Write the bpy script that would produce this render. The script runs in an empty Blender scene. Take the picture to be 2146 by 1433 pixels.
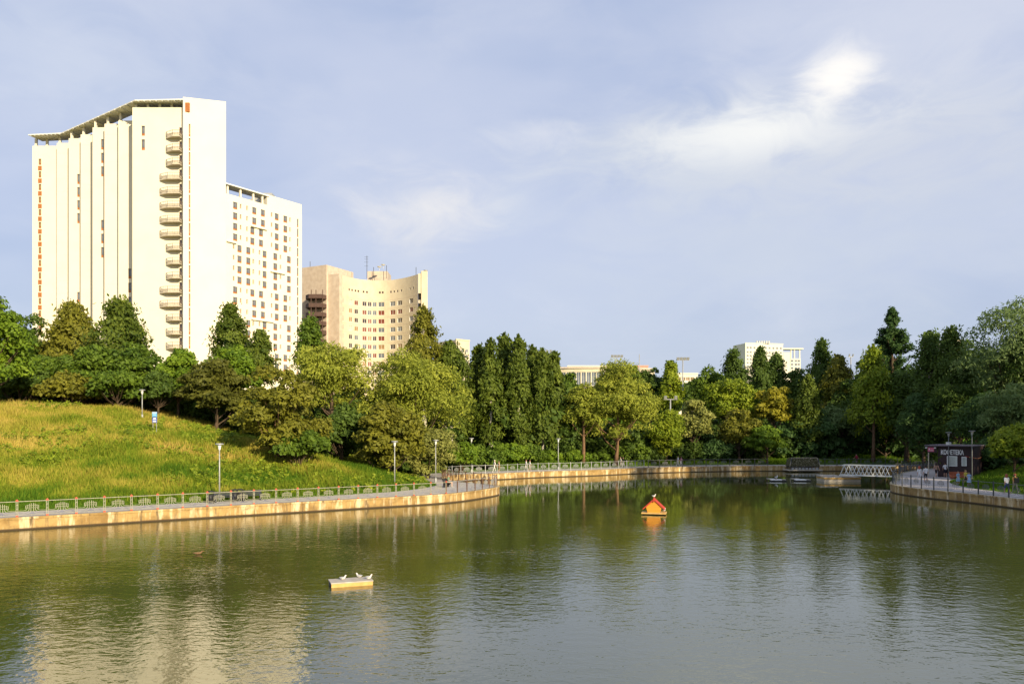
import bpy, bmesh, math, random
import numpy as np
from mathutils import Vector, Matrix

# ------------------------------------------------------------------ camera
scene = bpy.context.scene
COL = scene.collection
HC, FPX, U0, V0 = 6.85, 1600.0, 1073.0, 900.0      # eye height above the water, focal length and horizon of the photograph in its pixels
WATER, DECK = 0.0, 0.85
cam_d = bpy.data.cameras.new("camera")
cam = bpy.data.objects.new("camera", cam_d)
COL.objects.link(cam)
cam.location = (0, 0, HC)
cam.rotation_euler = (math.radians(90), 0, 0)
cam_d.sensor_width = 36.0
cam_d.lens = FPX / 2146.0 * 36.0
cam_d.shift_y = (V0 - 716.5) / 2146.0
cam_d.clip_start = 0.1
cam_d.clip_end = 6000
scene.camera = cam
scene.view_settings.view_transform = 'Standard'
scene.view_settings.look = 'None'
scene.view_settings.exposure = 0.55
scene.view_settings.gamma = 1.0
scene.view_settings.use_curve_mapping = False
scene.cycles.use_denoising = True
scene.cycles.max_bounces = 5
scene.cycles.diffuse_bounces = 2
scene.cycles.glossy_bounces = 3
scene.cycles.transmission_bounces = 2
scene.cycles.transparent_max_bounces = 4

# ------------------------------------------------------------------ sky
SUN_EL = math.radians(21)
SUN_AZ = math.radians(34)                           # sun stands behind the viewer, this far to the right
to_sun = Vector((math.sin(SUN_AZ) * math.cos(SUN_EL), -math.cos(SUN_AZ) * math.cos(SUN_EL), math.sin(SUN_EL)))
world = bpy.data.worlds.new("World")
scene.world = world
world.use_nodes = True
wn, wl = world.node_tree.nodes, world.node_tree.links
wn.clear()

def wnode(t, **kw):
    n = wn.new(t)
    for k, v in kw.items():
        setattr(n, k, v)
    return n

def wset(n, i, v):
    if isinstance(v, (int, float, tuple, list)):
        n.inputs[i].default_value = v
    else:
        wl.new(v, n.inputs[i])

def wmath(op, a, b=0.0, clamp=False):
    n = wnode('ShaderNodeMath', operation=op, use_clamp=clamp)
    wset(n, 0, a); wset(n, 1, b)
    return n.outputs[0]

def wmix(f, a, b):
    n = wnode('ShaderNodeMix', data_type='RGBA')
    wset(n, 0, f); wset(n, 6, a); wset(n, 7, b)
    return n.outputs[2]

def wramp(x, lo, hi):
    n = wnode('ShaderNodeMapRange', interpolation_type='SMOOTHSTEP')
    wset(n, 0, x); wset(n, 1, lo); wset(n, 2, hi); wset(n, 3, 0.0); wset(n, 4, 1.0)
    return n.outputs[0]

def wnoise(vec, scale, detail=6.0, rough=0.55, dist=0.0):
    n = wnode('ShaderNodeTexNoise')
    wset(n, 'Vector', vec); wset(n, 'Scale', scale); wset(n, 'Detail', detail)
    wset(n, 'Roughness', rough); wset(n, 'Distortion', dist)
    return n.outputs[0]

tc = wnode('ShaderNodeTexCoord')
vdir = tc.outputs['Generated']
sky = wnode('ShaderNodeTexSky', sky_type='NISHITA', sun_disc=False)
sky.sun_elevation = SUN_EL
sky.sun_rotation = math.pi - SUN_AZ
sky.altitude = 150
sky.air_density = 1.0
sky.dust_density = 1.5
stretch = wnode('ShaderNodeVectorMath', operation='MULTIPLY')
wset(stretch, 0, vdir); wset(stretch, 1, (1.0, 1.0, 2.4))
sv = stretch.outputs[0]
sep = wnode('ShaderNodeSeparateXYZ'); wset(sep, 0, vdir)
big = wnoise(sv, 1.6, 4, 0.5, 0.3)
fine = wnoise(sv, 5.5, 8, 0.6, 0.4)
K = 8.2                                             # Background strength is 0.1
def kc(r, g, b): return (r * K, g * K, b * K, 1)
c0 = wmix(wramp(big, 0.36, 0.66), kc(0.35, 0.43, 0.63), kc(0.50, 0.55, 0.70))
hz = wramp(sep.outputs[2], 0.26, 0.0)
c1 = wmix(wmath('MULTIPLY', hz, 0.55), c0, kc(0.46, 0.51, 0.60))
wisp0 = wramp(fine, 0.42, 0.72)
c1 = wmix(wmath('MULTIPLY', wisp0, 0.35), c1, kc(0.60, 0.63, 0.73))
def pdir(u, v):
    return Vector(((u - U0) / FPX, 1.0, (V0 - v) / FPX)).normalized()
puff = wnoise(sv, 9.0, 9, 0.62, 0.8)
# (u, v, half width, half height, strength): the sunlit cloud banks
for (u, v, rx, rz, k, col) in [
        (1620, 300, 600, 150, 0.85, (0.66, 0.68, 0.71)), (1880, 60, 420, 230, 0.6, (0.62, 0.65, 0.75)),
        (1750, 170, 85, 75, 1.0, (0.98, 0.94, 0.88)), (1600, 280, 270, 75, 0.95, (0.90, 0.89, 0.85)),
        (1130, 280, 150, 40, 0.6, (0.70, 0.71, 0.76)), (890, 430, 210, 120, 0.95, (0.76, 0.74, 0.74)),
        (860, 520, 110, 70, 0.35, (0.64, 0.64, 0.68)), (1700, 520, 700, 260, 0.55, (0.56, 0.60, 0.68)),
        (80, 90, 330, 160, 0.45, (0.62, 0.66, 0.75)), (1080, 430, 130, 90, 0.4, (0.64, 0.67, 0.73)),
        (1900, 330, 420, 120, 0.4, (0.60, 0.62, 0.69))]:
    c = pdir(u, v)
    s = wnode('ShaderNodeVectorMath', operation='SUBTRACT'); wset(s, 0, vdir); wset(s, 1, tuple(c))
    m = wnode('ShaderNodeVectorMath', operation='MULTIPLY'); wset(m, 0, s.outputs[0])
    wset(m, 1, (FPX / rx, 1.0, FPX / rz))
    l = wnode('ShaderNodeVectorMath', operation='LENGTH'); wset(l, 0, m.outputs[0])
    fall = wmath('SUBTRACT', 1.0, l.outputs['Value'])
    f = wramp(wmath('ADD', fall, wmath('MULTIPLY', wmath('SUBTRACT', puff, 0.5), 1.7)), 0.0, 1.15)
    f = wmath('MULTIPLY', f, wramp(l.outputs['Value'], 1.35, 0.5))
    c1 = wmix(wmath('MULTIPLY', f, k), c1, kc(*col))
skyc = wmix(0.88, sky.outputs[0], c1)
bg = wnode('ShaderNodeBackground')
wset(bg, 0, skyc); wset(bg, 1, 0.1)
wo = wnode('ShaderNodeOutputWorld')
wl.new(bg.outputs[0], wo.inputs[0])

sun_d = bpy.data.lights.new("sun", 'SUN')
sun_d.energy = 5.0
sun_d.angle = math.radians(0.6)
sun_d.color = (1.0, 0.83, 0.56)
sun = bpy.data.objects.new("sun", sun_d)
COL.objects.link(sun)
sun.location = (0, 0, 100)
sun.rotation_euler = (-to_sun).to_track_quat('-Z', 'Y').to_euler()

# ------------------------------------------------------------------ helpers
def px(u, D): return (u - U0) / FPX * D
def pz(v, D): return HC + (V0 - v) / FPX * D
def on_plane(u, v, z):
    D = (HC - z) * FPX / (v - V0)
    return Vector((px(u, D), D, z))

def tag(o, label, cat=None, group=None, kind=None):
    if label: o['label'] = label
    if cat: o['category'] = cat
    if group: o['group'] = group
    if kind: o['kind'] = kind
    return o

def empty(name, loc=(0, 0, 0), rz=0.0, parent=None):
    o = bpy.data.objects.new(name, None)
    o.empty_display_size = 0.3
    COL.objects.link(o)
    o.location = loc
    o.rotation_euler = (0, 0, rz)
    if parent: o.parent = parent
    return o

def obj(name, me, parent=None, loc=(0, 0, 0), rot=(0, 0, 0), scale=(1, 1, 1)):
    o = bpy.data.objects.new(name, me)
    COL.objects.link(o)
    o.location = loc; o.rotation_euler = rot; o.scale = scale
    if parent: o.parent = parent
    return o

class MB:
    def __init__(self):
        self.v = []; self.f = []; self.m = []; self.mats = []
    def mi(self, m):
        if m not in self.mats: self.mats.append(m)
        return self.mats.index(m)
    def face(self, pts, m):
        n = len(self.v)
        self.v.extend([tuple(p) for p in pts])
        self.f.append(tuple(range(n, n + len(pts)))); self.m.append(self.mi(m))
    def box(self, c, s, m, rz=0.0, M=None):
        x, y, z = s[0] / 2, s[1] / 2, s[2] / 2
        R = M if M is not None else Matrix.Rotation(rz, 3, 'Z')
        c = Vector(c)
        p = [c + R @ Vector((a * x, b * y, d * z)) for a in (-1, 1) for b in (-1, 1) for d in (-1, 1)]
        n = len(self.v); self.v.extend([tuple(q) for q in p]); k = self.mi(m)
        for q in ((0, 1, 3, 2), (4, 6, 7, 5), (0, 4, 5, 1), (2, 3, 7, 6), (0, 2, 6, 4), (1, 5, 7, 3)):
            self.f.append(tuple(n + i for i in q)); self.m.append(k)
    def bar(self, a, b, w, m, h=None):
        a, b = Vector(a), Vector(b); d = b - a; L = d.length
        if L < 1e-6: return
        q = d.to_track_quat('X', 'Z').to_matrix()
        self.box((a + b) / 2, (L, w, h or w), m, M=q)
    def tube(self, pts, rad, m, n=8, cap=True):
        pts = [Vector(p) for p in pts]
        if not isinstance(rad, (list, tuple)): rad = [rad] * len(pts)
        base = len(self.v); k = self.mi(m)
        up = Vector((0.31, 0.17, 0.93))
        for i, p in enumerate(pts):
            d = (pts[min(i + 1, len(pts) - 1)] - pts[max(i - 1, 0)]).normalized()
            a = d.cross(up)
            if a.length < 0.1: a = d.cross(Vector((1, 0, 0)))
            a.normalize(); b = d.cross(a).normalized()
            for j in range(n):
                t = 2 * math.pi * j / n
                self.v.append(tuple(p + (a * math.cos(t) + b * math.sin(t)) * rad[i]))
        for i in range(len(pts) - 1):
            for j in range(n):
                j2 = (j + 1) % n
                self.f.append((base + i * n + j, base + i * n + j2, base + (i + 1) * n + j2, base + (i + 1) * n + j)); self.m.append(k)
        if cap:
            self.f.append(tuple(base + j for j in range(n))[::-1]); self.m.append(k)
            e = base + (len(pts) - 1) * n
            self.f.append(tuple(e + j for j in range(n))); self.m.append(k)
    def lathe(self, prof, m, n=16, c=(0, 0, 0)):
        base = len(self.v); k = self.mi(m); c = Vector(c)
        for (r, z) in prof:
            for j in range(n):
                t = 2 * math.pi * j / n
                self.v.append(tuple(c + Vector((r * math.cos(t), r * math.sin(t), z))))
        for i in range(len(prof) - 1):
            for j in range(n):
                j2 = (j + 1) % n
                self.f.append((base + i * n + j, base + i * n + j2, base + (i + 1) * n + j2, base + (i + 1) * n + j)); self.m.append(k)
    def prism(self, poly, z0, z1, m, mtop=None):
        n = len(poly); base = len(self.v)
        self.v.extend([(p[0], p[1], z0) for p in poly]); self.v.extend([(p[0], p[1], z1) for p in poly])
        k = self.mi(m)
        for i in range(n):
            j = (i + 1) % n
            self.f.append((base + i, base + j, base + n + j, base + n + i)); self.m.append(k)
        self.f.append(tuple(base + n + i for i in range(n))); self.m.append(self.mi(mtop or m))
        self.f.append(tuple(base + i for i in range(n))[::-1]); self.m.append(k)
    def mesh(self, name, smooth=False):
        me = bpy.data.meshes.new(name)
        me.from_pydata(self.v, [], self.f)
        for m in self.mats: me.materials.append(m)
        me.polygons.foreach_set('material_index', self.m)
        if smooth: me.polygons.foreach_set('use_smooth', [True] * len(self.f))
        me.update()
        return me
    def build(self, name, parent=None, loc=(0, 0, 0), rz=0.0, smooth=False):
        return obj(name, self.mesh(name, smooth), parent, loc, (0, 0, rz))

def mkmat(name):
    m = bpy.data.materials.new(name); m.use_nodes = True
    nt = m.node_tree
    return m, nt.nodes, nt.links, nt.nodes['Principled BSDF']

def surf(name, c1, c2=None, scale=3.0, rough=0.7, bump=0.0, stretch=(1, 1, 1), spec=0.3, metal=0.0, detail=5.0, lo=0.35, hi=0.65):
    m, n, l, p = mkmat(name)
    p.inputs['Roughness'].default_value = rough
    p.inputs['Specular IOR Level'].default_value = spec
    p.inputs['Metallic'].default_value = metal
    if c2 is None:
        c2 = tuple(x * 0.8 for x in c1)
    t = n.new('ShaderNodeTexCoord'); mp = n.new('ShaderNodeMapping'); mp.inputs['Scale'].default_value = stretch
    l.new(t.outputs['Object'], mp.inputs[0])
    nz = n.new('ShaderNodeTexNoise'); nz.inputs['Scale'].default_value = scale; nz.inputs['Detail'].default_value = detail
    l.new(mp.outputs[0], nz.inputs['Vector'])
    mr = n.new('ShaderNodeMapRange'); mr.inputs[1].default_value = lo; mr.inputs[2].default_value = hi
    l.new(nz.outputs[0], mr.inputs[0])
    mx = n.new('ShaderNodeMix'); mx.data_type = 'RGBA'
    mx.inputs[6].default_value = (*c1, 1); mx.inputs[7].default_value = (*c2, 1)
    l.new(mr.outputs[0], mx.inputs[0]); l.new(mx.outputs[2], p.inputs['Base Color'])
    if bump:
        b = n.new('ShaderNodeBump'); b.inputs['Strength'].default_value = 0.8; b.inputs['Distance'].default_value = bump
        l.new(nz.outputs[0], b.inputs['Height']); l.new(b.outputs[0], p.inputs['Normal'])
    return m

# shores: P = water's edge, L = landward edge of the promenade
P_KEY = [(-92, 11), (-60, 33.5), (-34.5, 51.5), (-25.7, 57.7), (-14.4, 65.2), (-6.0, 71.2), (-2.9, 76.2), (-1.35, 80.6), (-2.4, 83.4), (-6.8, 89.5),
         (-8.6, 97), (-6.8, 101.8), (-2.5, 104), (3.2, 108.5), (12.5, 113.5), (20.8, 119.5), (30, 123.5), (39.9, 126), (48.8, 125.6), (61, 126.5),
         (68, 126), (69.5, 123.5), (66, 119.5), (54, 106), (46.3, 92), (42.6, 86), (41.2, 82.2), (41.3, 77), (42.9, 70.7), (43.8, 65.2), (45.5, 50), (46.5, 20), (47, -60)]
L_KEY = [(-95, 14.5), (-62.5, 37.2), (-37, 55.2), (-28.2, 61.3), (-17, 68.9), (-10.8, 74.8), (-8.2, 82.8), (-10.2, 89.5), (-12.2, 97.5), (-11.5, 104), (-6, 108.3),
         (0.5, 112.3), (10.3, 118.0), (18.8, 124), (28.5, 128.2), (39.5, 130.8), (48.8, 130.4), (61, 131.3), (73, 131), (78, 126), (75, 118), (66, 108), (57, 96.5), (51, 89), (47.6, 81), (47.2, 72), (48.2, 65.2), (50.5, 50), (51.5, 20), (52, -60)]

def catmull(pts, step=0.8):
    pts = [Vector((p[0], p[1], 0)) for p in pts]
    out = []
    for i in range(len(pts) - 1):
        p0, p1, p2, p3 = pts[max(i - 1, 0)], pts[i], pts[i + 1], pts[min(i + 2, len(pts) - 1)]
        d = (p2 - p1).length; n = max(1, int(d / step))
        # centripetal parametrisation keeps the curve tight at uneven spacing
        t0 = 0; t1 = t0 + max((p1 - p0).length, 1e-3) ** 0.5; t2 = t1 + max(d, 1e-3) ** 0.5; t3 = t2 + max((p3 - p2).length, 1e-3) ** 0.5
        for k in range(n):
            t = t1 + (t2 - t1) * k / n
            A1 = p0 * ((t1 - t) / (t1 - t0)) + p1 * ((t - t0) / (t1 - t0))
            A2 = p1 * ((t2 - t) / (t2 - t1)) + p2 * ((t - t1) / (t2 - t1))
            A3 = p2 * ((t3 - t) / (t3 - t2)) + p3 * ((t - t2) / (t3 - t2))
            B1 = A1 * ((t2 - t) / (t2 - t0)) + A2 * ((t - t0) / (t2 - t0))
            B2 = A2 * ((t3 - t) / (t3 - t1)) + A3 * ((t - t1) / (t3 - t1))
            out.append(B1 * ((t2 - t) / (t2 - t1)) + B2 * ((t - t1) / (t2 - t1)))
    out.append(pts[-1])
    return out

PW = catmull(P_KEY)
LW = catmull(L_KEY)
Larr = np.array([(p.x, p.y) for p in LW])
Lpoly = np.vstack([Larr, [[52, -90], [-140, -90], [-140, -20]]])

def inside_poly(x, y, poly):
    x = np.asarray(x); y = np.asarray(y)
    ins = np.zeros(x.shape, bool)
    n = len(poly)
    for i in range(n):
        x1, y1 = poly[i]; x2, y2 = poly[(i + 1) % n]
        if y1 == y2: continue
        c = ((y1 > y) != (y2 > y)) & (x < (x2 - x1) * (y - y1) / (y2 - y1) + x1)
        ins ^= c
    return ins

def dist_line(x, y, arr):
    x = np.asarray(x, float); y = np.asarray(y, float)
    best = np.full(x.shape, 1e18)
    for i in range(len(arr) - 1):
        ax, ay = arr[i]; bx, by = arr[i + 1]
        dx, dy = bx - ax, by - ay
        t = np.clip(((x - ax) * dx + (y - ay) * dy) / (dx * dx + dy * dy + 1e-12), 0, 1)
        d = (x - ax - t * dx) ** 2 + (y - ay - t * dy) ** 2
        best = np.minimum(best, d)
    return np.sqrt(best)

def sstep(a, b, x):
    t = np.clip((x - a) / (b - a), 0, 1)
    return t * t * (3 - 2 * t)

def ground_np(x, y):
    x = np.asarray(x, float); y = np.asarray(y, float)
    d = dist_line(x, y, Larr)
    ins = inside_poly(x, y, Lpoly)
    A = np.interp(d, [0, 2, 10, 22, 36, 44, 70, 400], [0, 0.25, 2.2, 5.2, 8.4, 8.9, 9.2, 11])
    B = np.interp(d, [0, 1.5, 6, 14, 40, 70, 400], [0, 0.1, 1.3, 3.2, 7.8, 10, 12])
    C = np.interp(d, [0, 4, 10, 18, 40, 70, 400], [0, 0.15, 0.7, 1.8, 6.3, 10, 12])
    Dd = np.interp(d, [0, 2, 8, 40, 70, 400], [0, 0.3, 1.6, 9, 12, 14])
    wb = sstep(-14, -3, x); wc = sstep(10, 34, x); wd = sstep(50, 62, x) * (1 - sstep(104, 118, y))
    h = A * (1 - wb) + B * wb
    h = h * (1 - wc) + C * wc
    h = h * (1 - wd) + Dd * wd
    bump = 0.22 * np.sin(x * 0.31 + 1.3) * np.sin(y * 0.27) + 0.12 * np.sin(x * 0.83) * np.cos(y * 0.71 + 0.5)
    z = DECK - 0.03 + h + bump * np.clip(d / 8, 0, 1)
    zi = np.where(d < 2.0, DECK - 0.06, np.where(d < 3.0, DECK - 0.06 - (d - 2.0) * 2.4, -1.55))
    return np.where(ins, zi, z)

_GC = {}
def ground(x, y):
    """ground height, read from a 1 m lattice that is filled as needed"""
    i, j = math.floor(x), math.floor(y)
    k = (i // 16, j // 16)
    if k not in _GC:
        a, b = np.meshgrid(np.arange(k[0] * 16, k[0] * 16 + 17), np.arange(k[1] * 16, k[1] * 16 + 17), indexing='ij')
        _GC[k] = ground_np(a.ravel().astype(float), b.ravel().astype(float)).reshape(17, 17)
    T = _GC[k]; p, q = i - k[0] * 16, j - k[1] * 16; s, t = x - i, y - j
    return float((T[p, q] * (1 - s) + T[p + 1, q] * s) * (1 - t) + (T[p, q + 1] * (1 - s) + T[p + 1, q + 1] * s) * t)

def hit_ground(u, v, d0=45.0, d1=260.0):
    D = np.arange(d0, d1, 0.25)
    X = (u - U0) / FPX * D; Z = HC + (V0 - v) / FPX * D
    g = ground_np(X, D)
    k = np.nonzero(Z <= g)[0]
    i = k[0] if len(k) else len(D) - 1
    return Vector((float(X[i]), float(D[i]), float(g[i])))

# ------------------------------------------------------------------ materials
def attr_ramp_mat(name, stops, trans=0.3, rough=0.6, attr='tint', spec=0.25):
    m, n, l, p = mkmat(name)
    a = n.new('ShaderNodeAttribute'); a.attribute_name = attr
    r = n.new('ShaderNodeValToRGB')
    els = r.color_ramp.elements
    while len(els) < len(stops): els.new(0.5)
    for e, (t, c) in zip(els, stops):
        e.position = t; e.color = (*c, 1)
    l.new(a.outputs['Fac'], r.inputs[0])
    l.new(r.outputs[0], p.inputs['Base Color'])
    p.inputs['Roughness'].default_value = rough
    p.inputs['Specular IOR Level'].default_value = spec
    if trans > 0:
        t = n.new('ShaderNodeBsdfTranslucent'); l.new(r.outputs[0], t.inputs[0])
        mx = n.new('ShaderNodeMixShader'); mx.inputs[0].default_value = trans
        l.new(p.outputs[0], mx.inputs[1]); l.new(t.outputs[0], mx.inputs[2])
        l.new(mx.outputs[0], n['Material Output'].inputs[0])
    return m

def leafpal(name, lo, hi, trans=0.38):
    lo = tuple(a * k for a, k in zip(lo, (1.45, 1.35, 1.1))); hi = tuple(a * k for a, k in zip(hi, (1.45, 1.35, 1.1)))
    mid = tuple((a + b) / 2 for a, b in zip(lo, hi))
    return attr_ramp_mat('leaf_' + name, [(0, lo), (0.55, mid), (1, hi)], trans)

PAL = {
    'bright': leafpal('bright', (0.052, 0.112, 0.010), (0.165, 0.255, 0.022)),
    'green': leafpal('green', (0.038, 0.080, 0.010), (0.115, 0.185, 0.020)),
    'willow': leafpal('willow', (0.120, 0.160, 0.018), (0.300, 0.345, 0.055)),
    'lime': leafpal('lime', (0.090, 0.150, 0.010), (0.240, 0.300, 0.025)),
    'olive': leafpal('olive', (0.078, 0.092, 0.012), (0.185, 0.195, 0.026)),
    'maroon': leafpal('maroon', (0.046, 0.058, 0.010), (0.115, 0.128, 0.022)),
    'birch': leafpal('birch', (0.038, 0.070, 0.010), (0.115, 0.160, 0.022)),
    'dark': leafpal('dark', (0.032, 0.066, 0.012), (0.088, 0.146, 0.026)),
    'deep': leafpal('deep', (0.026, 0.064, 0.020), (0.070, 0.135, 0.040)),
    'silver': leafpal('silver', (0.070, 0.120, 0.042), (0.155, 0.230, 0.090)),
    'pale': leafpal('pale', (0.110, 0.140, 0.035), (0.270, 0.290, 0.090)),
    'yellow': leafpal('yellow', (0.130, 0.140, 0.012), (0.300, 0.290, 0.030)),
}
BARK = surf('bark', (0.11, 0.075, 0.045), (0.05, 0.036, 0.024), 6, 0.9, 0.03, (1, 1, 0.25))
BARKW = surf('bark_birch', (0.50, 0.46, 0.38), (0.12, 0.10, 0.08), 5, 0.8, 0.01, (0.6, 0.6, 2.2), lo=0.45, hi=0.72)
BARKR = surf('bark_red', (0.22, 0.13, 0.07), (0.12, 0.07, 0.04), 6, 0.9, 0.03, (1, 1, 0.25))

M_PAVE = surf('paving', (0.44, 0.40, 0.37), (0.34, 0.31, 0.29), 1.2, 0.85, 0.004, detail=8)
M_METAL = surf('galvanised', (0.42, 0.43, 0.42), (0.32, 0.33, 0.33), 8, 0.5, spec=0.4, metal=0.3)
M_POSTL = surf('fence_paint_light', (0.36, 0.35, 0.26), (0.27, 0.26, 0.19), 9, 0.6)
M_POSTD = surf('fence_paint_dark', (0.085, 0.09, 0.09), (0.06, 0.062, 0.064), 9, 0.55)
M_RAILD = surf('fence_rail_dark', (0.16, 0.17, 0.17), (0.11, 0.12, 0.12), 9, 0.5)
M_RUSTP = surf('fence_paint_brown', (0.16, 0.085, 0.05), (0.10, 0.06, 0.04), 9, 0.6)
M_RED = surf('red_fitting', (0.52, 0.11, 0.06), (0.40, 0.08, 0.05), 6, 0.6)
M_WHITE = surf('white_paint', (0.80, 0.80, 0.78), (0.70, 0.70, 0.68), 4, 0.5)
M_BLACK = surf('dark_paint', (0.02, 0.02, 0.022), (0.03, 0.03, 0.03), 8, 0.5)
M_NAVY = surf('navy_paint', (0.022, 0.026, 0.05), (0.015, 0.017, 0.032), 8, 0.5)

def wall_mat():
    m, n, l, p = mkmat('quay_concrete')
    t = n.new('ShaderNodeTexCoord')
    def noise(scale, sc, detail=4.0, rough=0.6):
        mp = n.new('ShaderNodeMapping'); mp.inputs['Scale'].default_value = sc
        l.new(t.outputs['Object'], mp.inputs[0])
        z = n.new('ShaderNodeTexNoise'); z.inputs['Scale'].default_value = scale; z.inputs['Detail'].default_value = detail; z.inputs['Roughness'].default_value = rough
        l.new(mp.outputs[0], z.inputs['Vector']); return z.outputs[0]
    def ramp(x, a, b):
        r = n.new('ShaderNodeMapRange'); r.inputs[1].default_value = a; r.inputs[2].default_value = b
        l.new(x, r.inputs[0]); return r.outputs[0]
    def mix(f, a, b):
        x = n.new('ShaderNodeMix'); x.data_type = 'RGBA'; l.new(f, x.inputs[0])
        for i, c in ((6, a), (7, b)):
            if isinstance(c, tuple): x.inputs[i].default_value = (*c, 1)
            else: l.new(c, x.inputs[i])
        return x.outputs[2]
    streak = noise(1.0, (1.9, 1.9, 0.35), 5)
    blotch = noise(0.55, (1, 1, 1.6), 5)
    finen = noise(9.0, (1, 1, 1), 6)
    c = mix(ramp(blotch, 0.40, 0.62), (0.40, 0.27, 0.10), (0.24, 0.145, 0.045))
    c = mix(ramp(streak, 0.50, 0.64), c, (0.64, 0.52, 0.32))
    c = mix(ramp(noise(0.9, (3.4, 3.4, 0.5), 4), 0.56, 0.72), c, (0.13, 0.09, 0.045))
    c = mix(ramp(noise(1.7, (1, 1, 1.4), 6), 0.55, 0.75), c, (0.22, 0.15, 0.06))
    # waterline slime: the band the water keeps wet
    sp = n.new('ShaderNodeSeparateXYZ'); l.new(t.outputs['Object'], sp.inputs[0])
    wet = n.new('ShaderNodeMapRange'); wet.inputs[1].default_value = 0.16; wet.inputs[2].default_value = 0.07
    l.new(sp.outputs[2], wet.inputs[0])
    c = mix(wet.outputs[0], c, (0.055, 0.035, 0.016))
    l.new(c, p.inputs['Base Color'])
    p.inputs['Roughness'].default_value = 0.9
    b = n.new('ShaderNodeBump'); b.inputs['Distance'].default_value = 0.03
    l.new(finen, b.inputs['Height']); l.new(b.outputs[0], p.inputs['Normal'])
    return m
M_WALL = wall_mat()
M_COPE = surf('coping_stone', (0.42, 0.37, 0.25), (0.30, 0.26, 0.16), 1.6, 0.85, 0.01)

def water_mat():
    m, n, l, p = mkmat('pond_water')
    p.inputs['Base Color'].default_value = (0.052, 0.060, 0.016, 1)
    p.inputs['Roughness'].default_value = 0.035
    p.inputs['IOR'].default_value = 2.4
    p.inputs['Specular IOR Level'].default_value = 0.5
    t = n.new('ShaderNodeTexCoord')
    def noise(scale, sc, detail=2.0, rough=0.5, dist=0.0):
        mp = n.new('ShaderNodeMapping'); mp.inputs['Scale'].default_value = sc
        l.new(t.outputs['Object'], mp.inputs[0])
        z = n.new('ShaderNodeTexNoise'); z.inputs['Scale'].default_value = scale; z.inputs['Detail'].default_value = detail
        z.inputs['Roughness'].default_value = rough; z.inputs['Distortion'].default_value = dist
        l.new(mp.outputs[0], z.inputs['Vector']); return z.outputs[0]
    def math_(op, a, b, clamp=False):
        x = n.new('ShaderNodeMath'); x.operation = op; x.use_clamp = clamp
        for i, c in ((0, a), (1, b)):
            if isinstance(c, (int, float)): x.inputs[i].default_value = c
            else: l.new(c, x.inputs[i])
        return x.outputs[0]
    sp = n.new('ShaderNodeSeparateXYZ'); l.new(t.outputs['Object'], sp.inputs[0])
    # the wind reaches the open water; the lee of the far quay stays calm
    lee = n.new('ShaderNodeMapRange'); lee.interpolation_type = 'SMOOTHSTEP'
    lee.inputs[1].default_value = 78; lee.inputs[2].default_value = 40
    wob = math_('ADD', sp.outputs[1], math_('MULTIPLY', math_('SUBTRACT', noise(0.045, (1, 1.8, 1), 3), 0.5), 46))
    l.new(wob, lee.inputs[0])
    amp = math_('ADD', math_('MULTIPLY', lee.outputs[0], 0.85), 0.10)
    gust = n.new('ShaderNodeMapRange'); gust.inputs[1].default_value = 0.35; gust.inputs[2].default_value = 0.65
    gust.inputs[3].default_value = 0.55; gust.inputs[4].default_value = 1.15
    l.new(noise(0.10, (1, 2.2, 1), 3), gust.inputs[0])
    amp = math_('MULTIPLY', amp, gust.outputs[0])
    h = math_('ADD', math_('MULTIPLY', noise(2.0, (0.85, 1.2, 1), 2, 0.5, 0.4), 0.8), math_('MULTIPLY', noise(6.0, (0.9, 1.15, 1), 2, 0.5, 0.3), 0.30))
    h = math_('MULTIPLY', h, amp)
    b = n.new('ShaderNodeBump'); b.inputs['Strength'].default_value = 1.0; b.inputs['Distance'].default_value = 0.027
    l.new(h, b.inputs['Height']); l.new(b.outputs[0], p.inputs['Normal'])
    return m
M_WATER = water_mat()

def ground_mat():
    m, n, l, p = mkmat('meadow_soil')
    a = n.new('ShaderNodeAttribute'); a.attribute_name = 'dry'
    t = n.new('ShaderNodeTexCoord')
    z = n.new('ShaderNodeTexNoise'); z.inputs['Scale'].default_value = 0.35; z.inputs['Detail'].default_value = 7
    l.new(t.outputs['Object'], z.inputs['Vector'])
    ad = n.new('ShaderNodeMath'); ad.operation = 'ADD'; l.new(a.outputs['Fac'], ad.inputs[0])
    mr = n.new('ShaderNodeMapRange'); mr.inputs[3].default_value = -0.35; mr.inputs[4].default_value = 0.35; mr.inputs[1].default_value = 0.3; mr.inputs[2].default_value = 0.7
    l.new(z.outputs[0], mr.inputs[0]); l.new(mr.outputs[0], ad.inputs[1])
    r = n.new('ShaderNodeValToRGB'); e = r.color_ramp.elements
    e[0].position = 0.1; e[0].color = (0.080, 0.150, 0.012, 1); e[1].position = 0.9; e[1].color = (0.46, 0.32, 0.06, 1)
    x = e.new(0.5); x.color = (0.22, 0.24, 0.02, 1)
    l.new(ad.outputs[0], r.inputs[0]); l.new(r.outputs[0], p.inputs['Base Color'])
    p.inputs['Roughness'].default_value = 1.0
    p.inputs['Specular IOR Level'].default_value = 0.05
    b = n.new('ShaderNodeBump'); b.inputs['Distance'].default_value = 0.25
    z2 = n.new('ShaderNodeTexNoise'); z2.inputs['Scale'].default_value = 2.5; z2.inputs['Detail'].default_value = 6
    l.new(t.outputs['Object'], z2.inputs['Vector']); l.new(z2.outputs[0], b.inputs['Height']); l.new(b.outputs[0], p.inputs['Normal'])
    return m
M_GROUND = ground_mat()

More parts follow.
